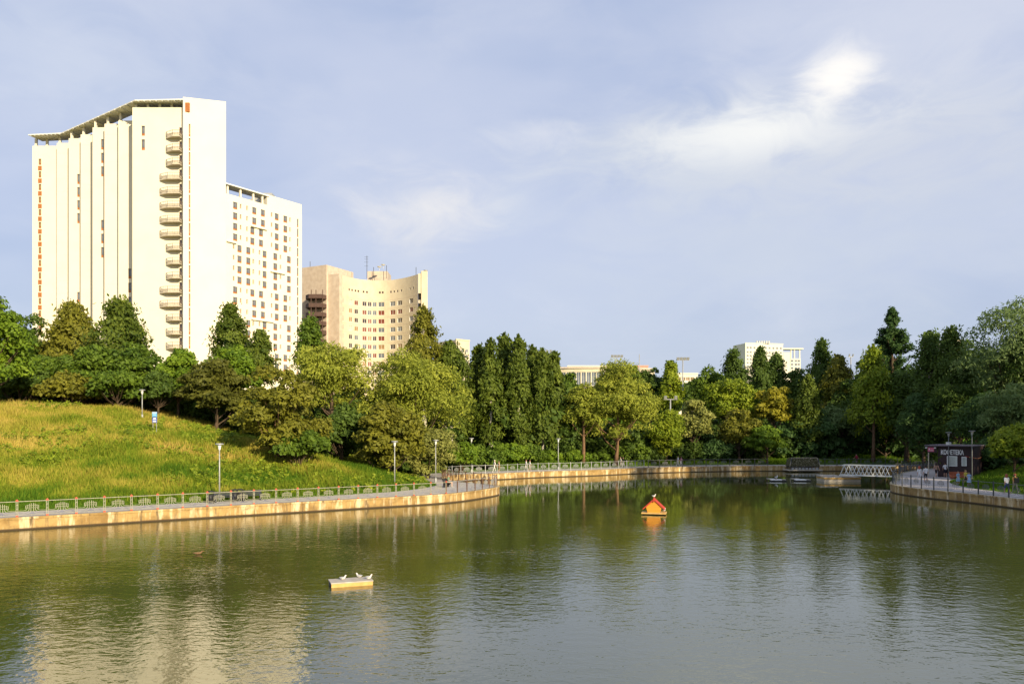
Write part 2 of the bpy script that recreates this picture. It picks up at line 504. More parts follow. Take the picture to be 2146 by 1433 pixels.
# ------------------------------------------------------------------ ground, water, promenade
def vnoise(x, y, s, seed):
    rng = np.random.default_rng(seed); T = rng.random((64, 64))
    fx, fy = x / s, y / s
    ix, iy = np.floor(fx).astype(int), np.floor(fy).astype(int)
    tx, ty = fx - ix, fy - iy
    tx = tx * tx * (3 - 2 * tx); ty = ty * ty * (3 - 2 * ty)
    g = lambda a, b: T[a % 64, b % 64]
    return (g(ix, iy) * (1 - tx) + g(ix + 1, iy) * tx) * (1 - ty) + (g(ix, iy + 1) * (1 - tx) + g(ix + 1, iy + 1) * tx) * ty

def dryness(x, y):
    d = dist_line(x, y, Larr)
    left = 1 - sstep(-22, -6, x)
    k = left * (0.26 + 0.50 * sstep(6, 40, d))
    k = k + 0.75 * (vnoise(x, y, 6.5, 3) - 0.5) * left + 0.55 * (vnoise(x, y, 2.1, 4) - 0.5) * left
    k = k * (0.25 + 0.75 * sstep(0.5, 3.5, d))
    return np.clip(k, 0, 1)

gx = np.concatenate([[-3500, -1800, -900, -500, -320, -230, -170], np.arange(-140, 140.1, 1.25), [170, 230, 320, 500, 900, 1800, 3500]])
gy = np.concatenate([[-1500, -600, -250, -120], np.arange(-80, 240.1, 1.25), [260, 300, 360, 450, 600, 900, 1500, 2500, 4500]])
GX, GY = np.meshgrid(gx, gy, indexing='ij')
GZ = ground_np(GX.ravel(), GY.ravel()).reshape(GX.shape)
nx, ny = GX.shape
me = bpy.data.meshes.new('ground')
idx = np.arange(nx * ny).reshape(nx, ny)
quads = np.stack([idx[:-1, :-1], idx[1:, :-1], idx[1:, 1:], idx[:-1, 1:]], -1).reshape(-1, 4)
def fast_mesh(me, V, F):
    """V: n x 3, F: m x k (constant k)"""
    k = F.shape[1]
    me.vertices.add(len(V)); me.vertices.foreach_set('co', np.ascontiguousarray(V, np.float32).ravel())
    me.loops.add(F.size); me.loops.foreach_set('vertex_index', np.ascontiguousarray(F, np.int32).ravel())
    me.polygons.add(len(F)); me.polygons.foreach_set('loop_start', np.arange(0, F.size, k, dtype=np.int32))
    me.polygons.foreach_set('loop_total', np.full(len(F), k, np.int32))
    me.update(calc_edges=True)
fast_mesh(me, np.stack([GX.ravel(), GY.ravel(), GZ.ravel()], -1), quads)
at = me.attributes.new('dry', 'FLOAT', 'POINT')
at.data.foreach_set('value', dryness(GX.ravel(), GY.ravel()).astype(np.float32))
me.polygons.foreach_set('use_smooth', [True] * len(quads))
me.materials.append(M_GROUND)
tag(obj('ground', me), 'grassy ground rising from the pond to the trees', None, None, 'structure')

mb = MB(); mb.face([(-142, -92, 0), (90, -92, 0), (90, 140, 0), (-142, 140, 0)], M_WATER)
tag(mb.build('pond_water'), 'green rippled pond water mirroring trees and towers', None, None, 'structure')

# promenade sheet between the two shore lines
import mathutils.geometry as mgeo
ring = [Vector((p.x, p.y, 0)) for p in PW] + [Vector((p.x, p.y, 0)) for p in reversed(LW)]
tris = mgeo.tessellate_polygon([ring])
me = bpy.data.meshes.new('promenade')
me.from_pydata([(p.x, p.y, DECK) for p in ring], [], [tuple(t) for t in tris])
me.materials.append(M_PAVE); me.update()
tag(obj('promenade', me), 'grey paved promenade along the pond edge', None, None, 'structure')

def landward(pts):
    """unit normals of a shore line that point away from the water"""
    out = []
    for i in range(len(pts)):
        d = (pts[min(i + 1, len(pts) - 1)] - pts[max(i - 1, 0)]).normalized()
        out.append(Vector((-d.y, d.x, 0)))
    return out
PN = landward(PW)

def arc_index(pt):
    return min(range(len(PW)), key=lambda i: (PW[i] - Vector((pt[0], pt[1], 0))).length)

i_tipL = arc_index((-2.4, 83.4)); i_inlet = arc_index((-8.6, 97)); i_inR = arc_index((69.5, 123.5)); i_tipR = arc_index((42.6, 86))

def quay(i0, i1, label):
    r = empty('quay_wall', (PW[i0].x, PW[i0].y, 0)); o = Vector((PW[i0].x, PW[i0].y, 0))
    mb = MB(); cp = MB()
    for i in range(i0, i1):
        a, b, na, nb = PW[i] - o, PW[i + 1] - o, PN[i], PN[i + 1]
        mb.face([(a.x, a.y, -1.2), (b.x, b.y, -1.2), (b.x, b.y, DECK - 0.12), (a.x, a.y, DECK - 0.12)], M_WALL)
        f = lambda p, n, k, z: (p.x + n.x * k, p.y + n.y * k, z)
        cp.face([f(a, na, -0.05, DECK - 0.12), f(b, nb, -0.05, DECK - 0.12), f(b, nb, -0.05, DECK + 0.03), f(a, na, -0.05, DECK + 0.03)], M_WALL)
        cp.face([f(a, na, -0.05, DECK + 0.03), f(b, nb, -0.05, DECK + 0.03), f(b, nb, 0.38, DECK + 0.03), f(a, na, 0.38, DECK + 0.03)], M_COPE)
        cp.face([f(a, na, 0.38, DECK + 0.03), f(b, nb, 0.38, DECK + 0.03), f(b, nb, 0.38, DECK - 0.05), f(a, na, 0.38, DECK - 0.05)], M_COPE)
        cp.face([f(a, na, -0.05, DECK - 0.12), f(b, nb, -0.05, DECK - 0.12), f(b, nb, 0.1, DECK - 0.12), f(a, na, 0.1, DECK - 0.12)], M_WALL)
    mb.build('wall_face', r); cp.build('coping', r)
    return tag(r, label, 'wall')
quay(0, i_inlet, 'sunlit stained concrete quay wall under the light railing on the left bank')
quay(i_inlet, i_inR, 'long concrete quay wall of the far bank, sunlit left, shaded right')
quay(i_inR, len(PW) - 1, 'shaded concrete quay wall below the cafe promenade')

# ------------------------------------------------------------------ railings
def resample(pts, spacing):
    L = [0.0]
    for i in range(len(pts) - 1): L.append(L[-1] + (pts[i + 1] - pts[i]).length)
    n = max(1, round(L[-1] / spacing)); out = []
    j = 0
    for k in range(n + 1):
        s = L[-1] * k / n
        while j < len(pts) - 2 and L[j + 1] < s: j += 1
        t = (s - L[j]) / max(L[j + 1] - L[j], 1e-6)
        out.append(pts[j].lerp(pts[j + 1], t))
    return out

def panel_mesh(name, m, H):
    """wrought scroll: rods that leave the posts level and sweep up to the middle; unit width, scaled to the bay"""
    mb = MB()
    for s in (-1, 1):
        for k, (z0, xm, zt) in enumerate(((0.20, 0.035, 0.84), (0.29, 0.095, 0.80), (0.38, 0.155, 0.74))):
            pts = [(s * 0.48, 0, z0 * H), (s * (xm + 0.13), 0, z0 * H), (s * (xm + 0.05), 0, (z0 + 0.04) * H), (s * (xm + 0.01), 0, (z0 + 0.13) * H), (s * xm, 0, zt * H)]
            for a, b in zip(pts[:-1], pts[1:]): mb.bar(a, b, 0.018, m)
        mb.bar((s * 0.215, 0, 0.48 * H), (s * 0.215, 0, 0.70 * H), 0.018, m)
    mb.bar((-0.215, 0, 0.70 * H), (0.215, 0, 0.70 * H), 0.018, m)
    mb.bar((-0.215, 0, 0.55 * H), (0.215, 0, 0.55 * H), 0.018, m)
    return mb.mesh(name)

def post_mesh(name, m, H, double):
    mb = MB()
    if double:
        for s in (-1, 1): mb.box((s * 0.05, 0, H / 2), (0.035, 0.05, H), m)
        for z in (0.25, 0.5, 0.75): mb.box((0, 0, H * z), (0.066, 0.03, 0.03), m)
    else:
        mb.box((0, 0, H / 2), (0.085, 0.085, H), m)
        mb.lathe([(0.05, H), (0.055, H + 0.03), (0.03, H + 0.05), (0.04, H + 0.09), (0.0, H + 0.12)], m, 8)
    return mb.mesh(name)

def railing(i0, i1, label, H, spacing, mp, mr, double=False, redcap=False, off=0.22):
    pts = [PW[i] + PN[i] * off for i in range(i0, i1 + 1)]
    pp = resample(pts, spacing)
    o = Vector((pp[0].x, pp[0].y, DECK + 0.03))
    r = empty('railing', o)
    pm, qm = post_mesh('post', mp, H, double), panel_mesh('scroll_panel', mr, H)
    cm = MB(); cm.box((0, 0, 0), (0.17, 0.10, 0.085), M_RED); cm.box((0, 0, 0.07), (0.07, 0.07, 0.06), M_RED); cm = cm.mesh('cap')
    fm = MB(); fm.box((0, 0, 0), (0.16, 0.11, 0.10), M_RED); fm = fm.mesh('foot')
    top, bot = MB(), MB()
    for k, p in enumerate(pp):
        q = pp[min(k + 1, len(pp) - 1)]; q0 = pp[max(k - 1, 0)]
        a = math.atan2(q.y - q0.y, q.x - q0.x)
        loc = (p.x - o.x, p.y - o.y, 0)
        po = obj('post', pm, r, loc, (0, 0, a))
        if redcap:
            obj('cap', cm, po, (0, 0, H + 0.02)); obj('foot', fm, po, (0, 0, 0.05))
        if k + 1 < len(pp):
            q = pp[k + 1]; d = q - p
            qo = obj('scroll_panel', qm, r, ((p.x + q.x) / 2 - o.x, (p.y + q.y) / 2 - o.y, 0), (0, 0, math.atan2(d.y, d.x)), (d.length, 1, 1))
            e = Vector((q.x - o.x, q.y - o.y, 0)); s = Vector(loc)
            z = Vector((0, 0, 1))
            top.bar(s + z * (H - 0.03), e + z * (H - 0.03), 0.05, mr, 0.04)
            bot.bar(s + z * 0.12, e + z * 0.12, 0.035, mr, 0.03)
    top.build('top_rail', r); bot.build('bottom_rail', r)
    return tag(r, label, 'railing', 'railings round the pond')

i_left0 = arc_index((-44, 45)); i_brown = arc_index((-6.3, 71.0))
railing(i_left0, i_brown, 'light railing with red post fittings along the sunlit left promenade', 1.08, 1.78, M_POSTL, M_POSTL, True, True)
railing(i_brown, i_tipL - 1, 'brown railing curving round the tip of the left promenade', 1.12, 1.6, M_RUSTP, M_METAL)
railing(i_tipL, arc_index((-8.6, 96)), 'dark brown railing behind the bench person, along the narrow inlet', 1.15, 1.5, M_RUSTP, M_RUSTP)
railing(arc_index((-8.4, 98.5)), arc_index((20.8, 119.5)), 'grey railing with walkers on the sunlit part of the far bank', 1.15, 1.85, M_METAL, M_METAL)
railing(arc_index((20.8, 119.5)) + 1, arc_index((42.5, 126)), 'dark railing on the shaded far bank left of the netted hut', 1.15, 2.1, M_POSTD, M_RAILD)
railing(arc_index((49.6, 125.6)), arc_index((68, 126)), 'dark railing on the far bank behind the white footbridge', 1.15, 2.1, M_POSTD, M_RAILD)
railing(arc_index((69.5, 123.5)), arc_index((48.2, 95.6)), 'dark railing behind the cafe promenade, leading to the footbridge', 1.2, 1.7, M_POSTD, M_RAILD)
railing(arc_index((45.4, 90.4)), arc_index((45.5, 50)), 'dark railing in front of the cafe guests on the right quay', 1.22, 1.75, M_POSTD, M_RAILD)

# ------------------------------------------------------------------ grass
M_GRASS = attr_ramp_mat('grass_blades', [(0, (0.075, 0.16, 0.012)), (0.3, (0.19, 0.25, 0.02)), (0.6, (0.37, 0.34, 0.05)), (1, (0.56, 0.42, 0.11))], 0.35, 0.8, 'tint', 0.1)
def grass(name, label, x0, x1, y0, y1, n, hmin, hmax, width, dlim, seed, drybias=0.0, mask=None):
    rng = np.random.default_rng(seed)
    x = rng.uniform(x0, x1, n); y = rng.uniform(y0, y1, n)
    d = dist_line(x, y, Larr); ins = inside_poly(x, y, Lpoly)
    vis = np.abs(x) < 0.70 * y + 6
    ok = (~ins) & (d < dlim) & (d > 0.15) & vis
    if mask is not None: ok &= mask(x, y)
    x, y, d = x[ok], y[ok], d[ok]
    z = ground_np(x, y) - 0.03
    clump = vnoise(x, y, 2.6, seed + 1) ** 2 * 1.5
    hh = (hmin + (hmax - hmin) * rng.random(len(x)) * (0.45 + clump)) * np.clip(0.30 + d / 3.0, 0, 1)
    B = 4
    X = np.repeat(x, B) + rng.normal(0, 0.10, len(x) * B); Y = np.repeat(y, B) + rng.normal(0, 0.10, len(x) * B)
    Z = np.repeat(z, B); Hh = np.repeat(hh, B) * rng.uniform(0.6, 1.15, len(x) * B)
    a = rng.uniform(0, math.pi, len(X)); wdt = width * rng.uniform(0.6, 1.4, len(X))
    lx, ly = rng.normal(0, 0.28, len(X)) * Hh, rng.normal(0, 0.28, len(X)) * Hh
    V = np.empty((len(X), 3, 3))
    V[:, 0] = np.stack([X - np.cos(a) * wdt, Y - np.sin(a) * wdt, Z], -1)
    V[:, 1] = np.stack([X + np.cos(a) * wdt, Y + np.sin(a) * wdt, Z], -1)
    V[:, 2] = np.stack([X + lx, Y + ly, Z + Hh], -1)
    F = np.arange(len(X) * 3).reshape(-1, 3)
    me = bpy.data.meshes.new(name); fast_mesh(me, V.reshape(-1, 3), F)
    t = np.clip(dryness(x, y) + drybias, 0, 1)
    T = np.clip(np.repeat(t, B) + rng.normal(0, 0.10, len(X)), 0, 1)
    att = me.attributes.new('tint', 'FLOAT', 'POINT'); att.data.foreach_set('value', np.repeat(T, 3).astype(np.float32))
    me.materials.append(M_GRASS)
    tag(obj(name, me), label, 'grass', None, 'stuff')
grass('meadow_grass', 'tall yellow green meadow grass on the left hillside', -95, -6, 38, 112, 150000, 0.25, 0.75, 0.055, 56, 11)
grass('bank_grass', 'bright green grass on the far bank slope', -14, 80, 96, 160, 60000, 0.25, 0.8, 0.06, 26, 12, 0.05)
grass('lawn_grass', 'green grass beside the cafe', 44, 110, 46, 112, 60000, 0.2, 0.55, 0.05, 26, 13, 0.06)

# ------------------------------------------------------------------ trees
def leaf_mesh(name, C, Nrm, size, asp, tint, mat, rng, droop=0.0):
    """C: leaf centres, Nrm: rough facing; each leaf is a folded rhombus of two triangles"""
    n = len(C)
    Nn = Nrm + rng.normal(0, 0.55, (n, 3)); Nn /= np.linalg.norm(Nn, axis=1, keepdims=True) + 1e-9
    ax = rng.normal(0, 1, (n, 3)); ax[:, 2] -= droop * 2.2
    ax -= (ax * Nn).sum(1, keepdims=True) * Nn; ax /= np.linalg.norm(ax, axis=1, keepdims=True) + 1e-9
    bx = np.cross(Nn, ax)
    s = size * rng.uniform(0.6, 1.4, (n, 1))
    V = np.empty((n, 4, 3))
    V[:, 0] = C - ax * s; V[:, 2] = C + ax * s
    fold = Nn * s * 0.18
    V[:, 1] = C + bx * s * asp - fold; V[:, 3] = C - bx * s * asp - fold
    F = np.empty((n, 2, 3), np.int64); b = np.arange(n) * 4
    F[:, 0] = np.stack([b, b + 1, b + 2], -1); F[:, 1] = np.stack([b, b + 2, b + 3], -1)
    me = bpy.data.meshes.new(name); fast_mesh(me, V.reshape(-1, 3), F.reshape(-1, 3))
    at = me.attributes.new('tint', 'FLOAT', 'POINT')
    at.data.foreach_set('value', np.repeat(np.clip(tint, 0, 1), 4).astype(np.float32))
    me.materials.append(mat)
    return me

def sphere_pts(rng, n):
    v = rng.normal(0, 1, (n, 3)); return v / np.linalg.norm(v, axis=1, keepdims=True)

def crown(kind, r, zb, zt, nleaf, pal, rng, size=0.30):
    """returns (leaf mesh, limb end points)"""
    H = zt - zb; cz = (zb + zt) / 2
    Cs, Ns, Ts, ends = [], [], [], []
    asp, droop = 0.55, 0.0
    if kind in ('round', 'willow', 'shrub', 'sparse', 'flat'):
        nl = {'round': 46, 'willow': 44, 'shrub': 30, 'sparse': 40, 'flat': 46}[kind]
        rl0 = {'round': 0.27, 'willow': 0.30, 'shrub': 0.36, 'sparse': 0.22, 'flat': 0.27}[kind]
        d = sphere_pts(rng, nl * 3)
        lowlim = {'round': -0.75, 'willow': -0.92, 'shrub': -0.55, 'sparse': -0.8, 'flat': -0.6}[kind]
        d = d[d[:, 2] > lowlim][:nl]
        k = rng.uniform(0.50, 0.86, (len(d), 1))
        prof = np.ones(len(d))
        if kind == 'round': prof = 1.0 - 0.25 * np.clip(d[:, 2], 0, 1)
        if kind == 'flat': prof = 1.0 - 0.45 * np.clip(d[:, 2], 0, 1) ** 1.3
        c = d * k * np.array([r, r * 0.92, H / 2]); c[:, :2] *= prof[:, None]; c[:, 2] += cz
        rl = rl0 * (r * 0.65 + H * 0.175) * rng.uniform(0.7, 1.3, len(d))
        # inner lobes fill the crown so that the far side does not shine through
        ni = nl // 3
        ci = sphere_pts(rng, ni) * rng.uniform(0.1, 0.45, (ni, 1)) * np.array([r, r, H / 2]); ci[:, 2] += cz
        c = np.vstack([c, ci]); rl = np.concatenate([rl, np.full(ni, rl0 * 1.2 * min(r, H / 2))])
        ends = [tuple(p) for p in c[:18]]
        w = rl ** 2; cnt = (nleaf * w / w.sum()).astype(int)
        for j in range(len(c)):
            m = cnt[j]
            q = sphere_pts(rng, m); q[:, 2] = np.where(q[:, 2] < -0.35, -q[:, 2], q[:, 2])
            rad = rl[j] * rng.uniform(0.60, 1.06, (m, 1)) * (1 + 0.22 * np.sin(q[:, :1] * 7 + j) * np.cos(q[:, 2:] * 6 + j))
            fl = np.array([1, 1, 0.82 if kind != 'flat' else 0.5])
            Cs.append(c[j] + q * rad * fl); Ns.append(q)
            Ts.append(0.5 + rng.normal(0, 0.17, m) + rng.normal(0, 0.13))
        if kind == 'willow': asp, droop = 0.34, 0.45
        if kind == 'sparse': asp = 0.5
    elif kind in ('birch', 'spire', 'weeping'):
        nb = {'birch': 95, 'spire': 80, 'weeping': 100}[kind]
        per = max(8, nleaf // nb)
        for j in range(nb):
            t = rng.random() ** 0.85
            if kind == 'birch': rr = r * (min(1, t * 3.2 + 0.40)) * (1 - t ** 1.7) ** 0.75
            elif kind == 'spire': rr = r * (min(1, t * 4 + 0.5)) * (1 - t) ** 0.70
            else: rr = r * (1 - t ** 2.2) ** 0.6
            a = rng.uniform(0, 2 * math.pi); k = rng.uniform(0.35, 1.05)
            p = np.array([math.cos(a) * rr * k, math.sin(a) * rr * k, zb + H * (0.02 + 0.98 * t)])
            L = (0.11 if kind == 'spire' else 0.17) * H * rng.uniform(0.6, 1.4) * (1 - 0.55 * t)
            s = rng.random(per)
            up = kind == 'spire'
            out = np.array([math.cos(a), math.sin(a), 0]) * min(rr, 2.2) * 0.38
            sp = 0.09 * r + 0.16
            pts = p + np.outer(s - 0.3, out) + np.outer((s ** 1.3) * (1 if up else -1), [0, 0, L]) + rng.normal(0, 1, (per, 3)) * np.array([sp, sp, sp * 0.7])
            Cs.append(pts); nn = np.tile(np.array([math.cos(a), math.sin(a), 0.35]), (per, 1)); Ns.append(nn)
            Ts.append(0.5 + rng.normal(0, 0.17, per) + rng.normal(0, 0.15))
            if j % 5 == 0: ends.append(tuple(p))
        # leader
        m = nleaf // 22
        s = rng.random(m)
        Cs.append(np.stack([rng.normal(0, 0.14, m) * (1.5 - s), rng.normal(0, 0.14, m) * (1.5 - s), zb + H * (0.80 + 0.23 * s)], -1)); Ns.append(sphere_pts(rng, m)); Ts.append(0.5 + rng.normal(0, 0.15, m))
        asp, droop = (0.5, 0.7) if kind != 'spire' else (0.5, -0.4)
    elif kind == 'pine':
        nb = 170; per = max(8, nleaf // nb)
        for j in range(nb):
            t = rng.random()
            rr = r * (1 - t ** 1.25) * (0.8 + 0.2 * min(1, t * 3)) * rng.uniform(0.8, 1.05) + 0.3
            a = rng.uniform(0, 2 * math.pi)
            s = rng.uniform(0.25, 1.0, per)
            tipup = 0.30 * rr * s ** 1.6
            z0 = zb + H * t * 0.94
            pts = np.stack([math.cos(a) * rr * s, math.sin(a) * rr * s, z0 + tipup], -1) + rng.normal(0, 1, (per, 3)) * np.array([0.20, 0.20, 0.22])
            Cs.append(pts); Ns.append(np.tile(np.array([math.cos(a) * 0.5, math.sin(a) * 0.5, 0.8]), (per, 1)))
            Ts.append(0.45 + rng.normal(0, 0.15, per) + rng.normal(0, 0.15))
            if j % 4 == 0: ends.append((math.cos(a) * rr * 0.8, math.sin(a) * rr * 0.8, z0 + 0.15 * rr))
        asp, droop = 0.4, -0.5
    C = np.vstack(Cs); N = np.vstack(Ns); T = np.concatenate(Ts)
    return leaf_mesh('crown', C, N, size, asp, T, PAL[pal], rng, droop), ends

def trunk_mesh(zb, zt, ends, rad, bark, rng, lean=0.0, stems=1, bare=False):
    mb = MB()
    H = zt
    for sidx in range(stems):
        off = Vector((0, 0, 0)) if stems == 1 else Vector((rng.normal(0, 0.35), rng.normal(0, 0.3), 0))
        ln = lean + (rng.normal(0, 0.12) if stems > 1 else 0)
        top = zb + (zt - zb) * 0.72
        pts, rs = [], []
        for k in range(7):
            t = k / 6
            pts.append(off + Vector((ln * t * top * 0.5 + 0.10 * math.sin(t * 5 + sidx), 0.08 * math.cos(t * 4 + sidx), -0.3 + t * (top + 0.3))))
            rs.append(rad * (1.25 if k == 0 else 1) * (1 - 0.78 * t) / (stems ** 0.4))
        mb.tube(pts, rs, bark, 8)
    for i, e in enumerate(ends):
        e = Vector(e)
        zs = min(max(zb * 0.75, e.z - (e.xy.length * 0.9 + 0.5)), zt * 0.68)
        t = zs / max(top, 0.1)
        s = Vector((lean * t * top * 0.5, 0, zs))
        mid = s.lerp(e, 0.5) + Vector((0, 0, -0.12 * (e - s).length + 0.1))
        r0 = rad * 0.42 * (1 - 0.6 * min(1, t))
        mb.tube([s, mid, e], [r0, r0 * 0.65, r0 * 0.22], bark, 5, False)
    return mb.mesh('trunk', True)

TREE_N = [0]
def tree(label, u, vt, w, D=None, vb=None, vc=None, kind='round', pal='green', name='tree', n=9000, bark=None, lean=0.0, stems=1, size=None, group=None, cat='tree', rad=None, xy=None, ztop=None):
    """u, vt: crown top in the photograph, w: crown width there; D depth or vb the pixel row where it meets the ground; vc: row of the crown's underside"""
    TREE_N[0] += 1
    rng = np.random.default_rng(100 + TREE_N[0])
    if xy is not None:
        X, D = xy; g = ground(X, D)
    elif D is None:
        p = hit_ground(u, vb); X, D, g = p.x, p.y, p.z
    else:
        X = px(u, D); g = ground(X, D)
    zt = (ztop if ztop is not None else pz(vt, D)) - g
    zb = pz(vc, D) - g if vc is not None else zt * (0.0 if kind == 'shrub' else 0.18)
    zb = max(zb, -0.22 * zt)
    if zt - zb < 1.0: zt = zb + 1.0
    r = w / 2 / FPX * D if xy is None else w / 2
    sz = size or (0.17 + 0.0008 * D)
    me, ends = crown(kind, r, zb, zt, n, pal, rng, sz)
    root = empty(name, (X, D, g))
    obj('foliage' if kind == 'shrub' else 'crown', me, root)
    b = bark or (BARKW if kind in ('birch', 'weeping') else BARK)
    tm = trunk_mesh(max(zb, 0.1), zt, ends, rad or max(0.05, 0.020 * zt + 0.015 * r), b, rng, lean, stems)
    obj('stem' if kind == 'shrub' else 'trunk', tm, root)
    return tag(root, label, cat, group)

GL = 'trees along the top of the left hill'
# left hill, tree line behind the meadow
tree('bright green tree cut by the left picture edge', -14, 622, 175, D=88, vc=850, kind='round', pal='bright', n=12000, group=GL)
tree('dark tree at the far left, just right of the bright edge tree', 66, 656, 100, D=112, vc=850, kind='round', pal='dark', n=9000, group=GL)
tree('ragged olive birch in front of the tall tower, second of the tall row', 152, 640, 150, D=113, vc=840, kind='birch', pal='olive', n=11000, size=0.30, name='birch_tree', group=GL)
tree('pointed green birch hiding the foot of the tall tower', 250, 634, 165, D=110, vc=830, kind='birch', pal='birch', n=13000, size=0.30, name='birch_tree', group=GL)
tree('low leafy tree under the dark tree at the far left of the hill', 95, 742, 150, D=101, vc=846, kind='round', pal='green', n=9000, group=GL)
tree('low leafy tree at hill top below the ragged olive birch', 190, 722, 150, D=100, vc=846, kind='round', pal='green', n=10000, group=GL)
tree('leafy tree beside the thin hill lamp', 282, 716, 140, D=101, vc=846, kind='round', pal='green', n=10000, group=GL)
tree('round linden standing right of the hill lamp, below the balconies', 372, 732, 105, D=98, vc=842, kind='round', pal='bright', n=9000, name='linden_tree', group=GL)
tree('low dark undergrowth tree at the foot of the hill row', 40, 770, 150, D=97, vc=848, kind='shrub', pal='dark', n=7000, name='shrub', cat='shrub', group=GL)
tree('low yellowish undergrowth shrub in the hill row', 150, 790, 130, D=96, vc=850, kind='shrub', pal='olive', n=6000, name='shrub', cat='shrub', group=GL)
tree('green undergrowth shrub left of the hill lamp', 245, 780, 140, D=95.5, vc=850, kind='shrub', pal='green', n=6500, name='shrub', cat='shrub', group=GL)
tree('dark undergrowth shrub between the hill lamp and the linden', 330, 785, 110, D=96, vc=850, kind='shrub', pal='dark', n=6000, name='shrub', cat='shrub', group=GL)
# around the foot of the towers
tree('broad purplish brown tree on the meadow edge', 452, 742, 160, vb=908, vc=905, kind='flat', pal='maroon', n=13000, lean=0.02)
tree('slim dark birch in front of the tower corner', 484, 642, 95, D=108, vc=800, kind='birch', pal='birch', n=8000, name='birch_tree')
tree('bright green tree peeping over the purplish tree', 490, 716, 130, D=98, vc=840, kind='round', pal='bright', n=9000)
tree('small pointed birch in front of the gridded tower', 545, 695, 66, D=106, vc=800, kind='birch', pal='birch', n=6000, name='birch_tree')
tree('wide olive bush tree with bare branches showing', 580, 762, 218, vb=962, vc=990, kind='sparse', pal='olive', n=16000, bark=BARKR, stems=4, rad=0.14)
tree('low dark green bush at the foot of the wide olive bush tree', 625, 905, 120, D=77.5, vc=975, kind='shrub', pal='green', n=6000, name='shrub', cat='shrub')
tree('yellow green willow dome in front of the beige curved block', 695, 708, 170, D=97, vc=885, kind='willow', pal='willow', n=15000, name='willow_tree', size=0.24)
tree('small poplar by the dark balconies of the beige block', 650, 672, 75, D=108, vc=800, kind='spire', pal='green', n=6000, name='poplar_tree')
tree('dark filler tree under the willow dome', 715, 850, 130, D=91, vc=958, kind='round', pal='dark', n=7000)
tree('largest yellow green willow, right of the willow dome', 868, 735, 250, D=98, vc=955, kind='willow', pal='willow', n=27000, name='willow_tree', size=0.23)
tree('low leafy maple in front of the largest willow', 815, 845, 165, D=87, vc=1005, kind='round', pal='olive', n=13000, name='maple_tree')
tree('pale drooping willow shrub behind the promenade lamp by the bench', 897, 882, 130, D=94, vc=1012, kind='willow', pal='pale', n=9000, name='willow_shrub', cat='shrub', size=0.2)
tree('tall thin birch standing above the largest willow', 888, 646, 85, D=118, vc=800, kind='birch', pal='olive', n=6500, name='birch_tree', size=0.27)
tree('weeping birch with a white trunk right of the largest willow', 945, 718, 100, D=119, vc=890, kind='weeping', pal='birch', n=10000, name='birch_tree')
# dark birch grove on the far bank
GB = 'birch grove on the far bank'
for (u, vt, w, D, lab) in [
        (1003, 728, 60, 124, 'leftmost dark birch of the grove, beside the small white block'),
        (1028, 715, 62, 121, 'second dark birch of the grove on the far bank'),
        (1056, 704, 68, 126, 'tallest dark birch in the middle of the grove'),
        (1086, 708, 68, 122, 'dark pointed birch right of the tallest one in the grove'),
        (1115, 728, 60, 127, 'dark birch in the right half of the grove'),
        (1137, 736, 56, 122, 'slim dark birch near the right end of the grove'),
        (1162, 742, 56, 125, 'last dark birch of the grove, left of the round willow')]:
    tree(lab, u, vt, w, D=D, vc=915, kind='birch', pal='birch', n=9500, name='birch_tree', group=GB, size=0.30)
tree('leafy green tree between the grove and the round willow', 1188, 768, 70, D=136, vc=905, kind='round', pal='green', n=7000)
tree('dark tree low behind the birch grove', 1150, 820, 120, D=134, vc=915, kind='round', pal='deep', n=7000)
tree('dark tree behind the left half of the birch grove', 1040, 800, 130, D=134, vc=915, kind='round', pal='deep', n=7000)
tree('big round willow with a leaning reddish trunk on the far bank', 1290, 764, 185, D=124, vc=938, kind='willow', pal='willow', n=25000, name='willow_tree', bark=BARKR, lean=0.10, size=0.26, rad=0.36)
tree('smaller willow leaning out left of the big round willow', 1222, 800, 90, D=123, vc=910, kind='willow', pal='willow', n=8000, name='willow_tree', bark=BARKR, size=0.26)
# far bank, right of the round willow
tree('dark tree behind the round willow, left of the light green linden', 1362, 765, 70, D=162, vc=870, kind='round', pal='dark', n=6000)
tree('small dark tree above the round willow', 1322, 758, 50, D=160, vc=830, kind='round', pal='green', n=4000)
tree('narrow light green linden beside the floodlight mast', 1406, 764, 56, D=158, vc=860, kind='spire', pal='lime', n=6000, name='linden_tree')
tree('yellow green shrubby tree under the narrow linden', 1395, 855, 80, D=129, vc=965, kind='willow', pal='lime', n=8000, name='willow_shrub', cat='shrub')
tree('pale cream tinted round tree left of the lime tree', 1452, 838, 90, D=134, vc=935, kind='round', pal='pale', n=9000)
tree('big lime yellow spreading tree in the far wood', 1532, 782, 130, D=146, vc=905, kind='round', pal='lime', n=12000)
tree('dark broad tree behind the lime yellow tree', 1488, 768, 110, D=172, vc=880, kind='round', pal='green', n=7000)
tree('upright grey green willow left of the distant white block', 1540, 736, 76, D=172, vc=860, kind='spire', pal='dark', n=7000)
tree('dark pointed birch in front of the distant white block', 1593, 730, 56, D=160, vc=870, kind='birch', pal='dark', n=7000, name='birch_tree')
tree('second dark birch in front of the distant white block', 1626, 742, 66, D=166, vc=870, kind='birch', pal='dark', n=7000, name='birch_tree')
tree('dark rounded tree right of the distant white block', 1672, 772, 80, D=164, vc=880, kind='round', pal='dark', n=7000)
tree('yellow topped bushy tree in the middle of the far wood', 1622, 803, 90, D=142, vc=900, kind='round', pal='yellow', n=9000)
tree('olive round bush tree behind the shaded path', 1548, 855, 95, D=136, vc=955, kind='round', pal='olive', n=9000)
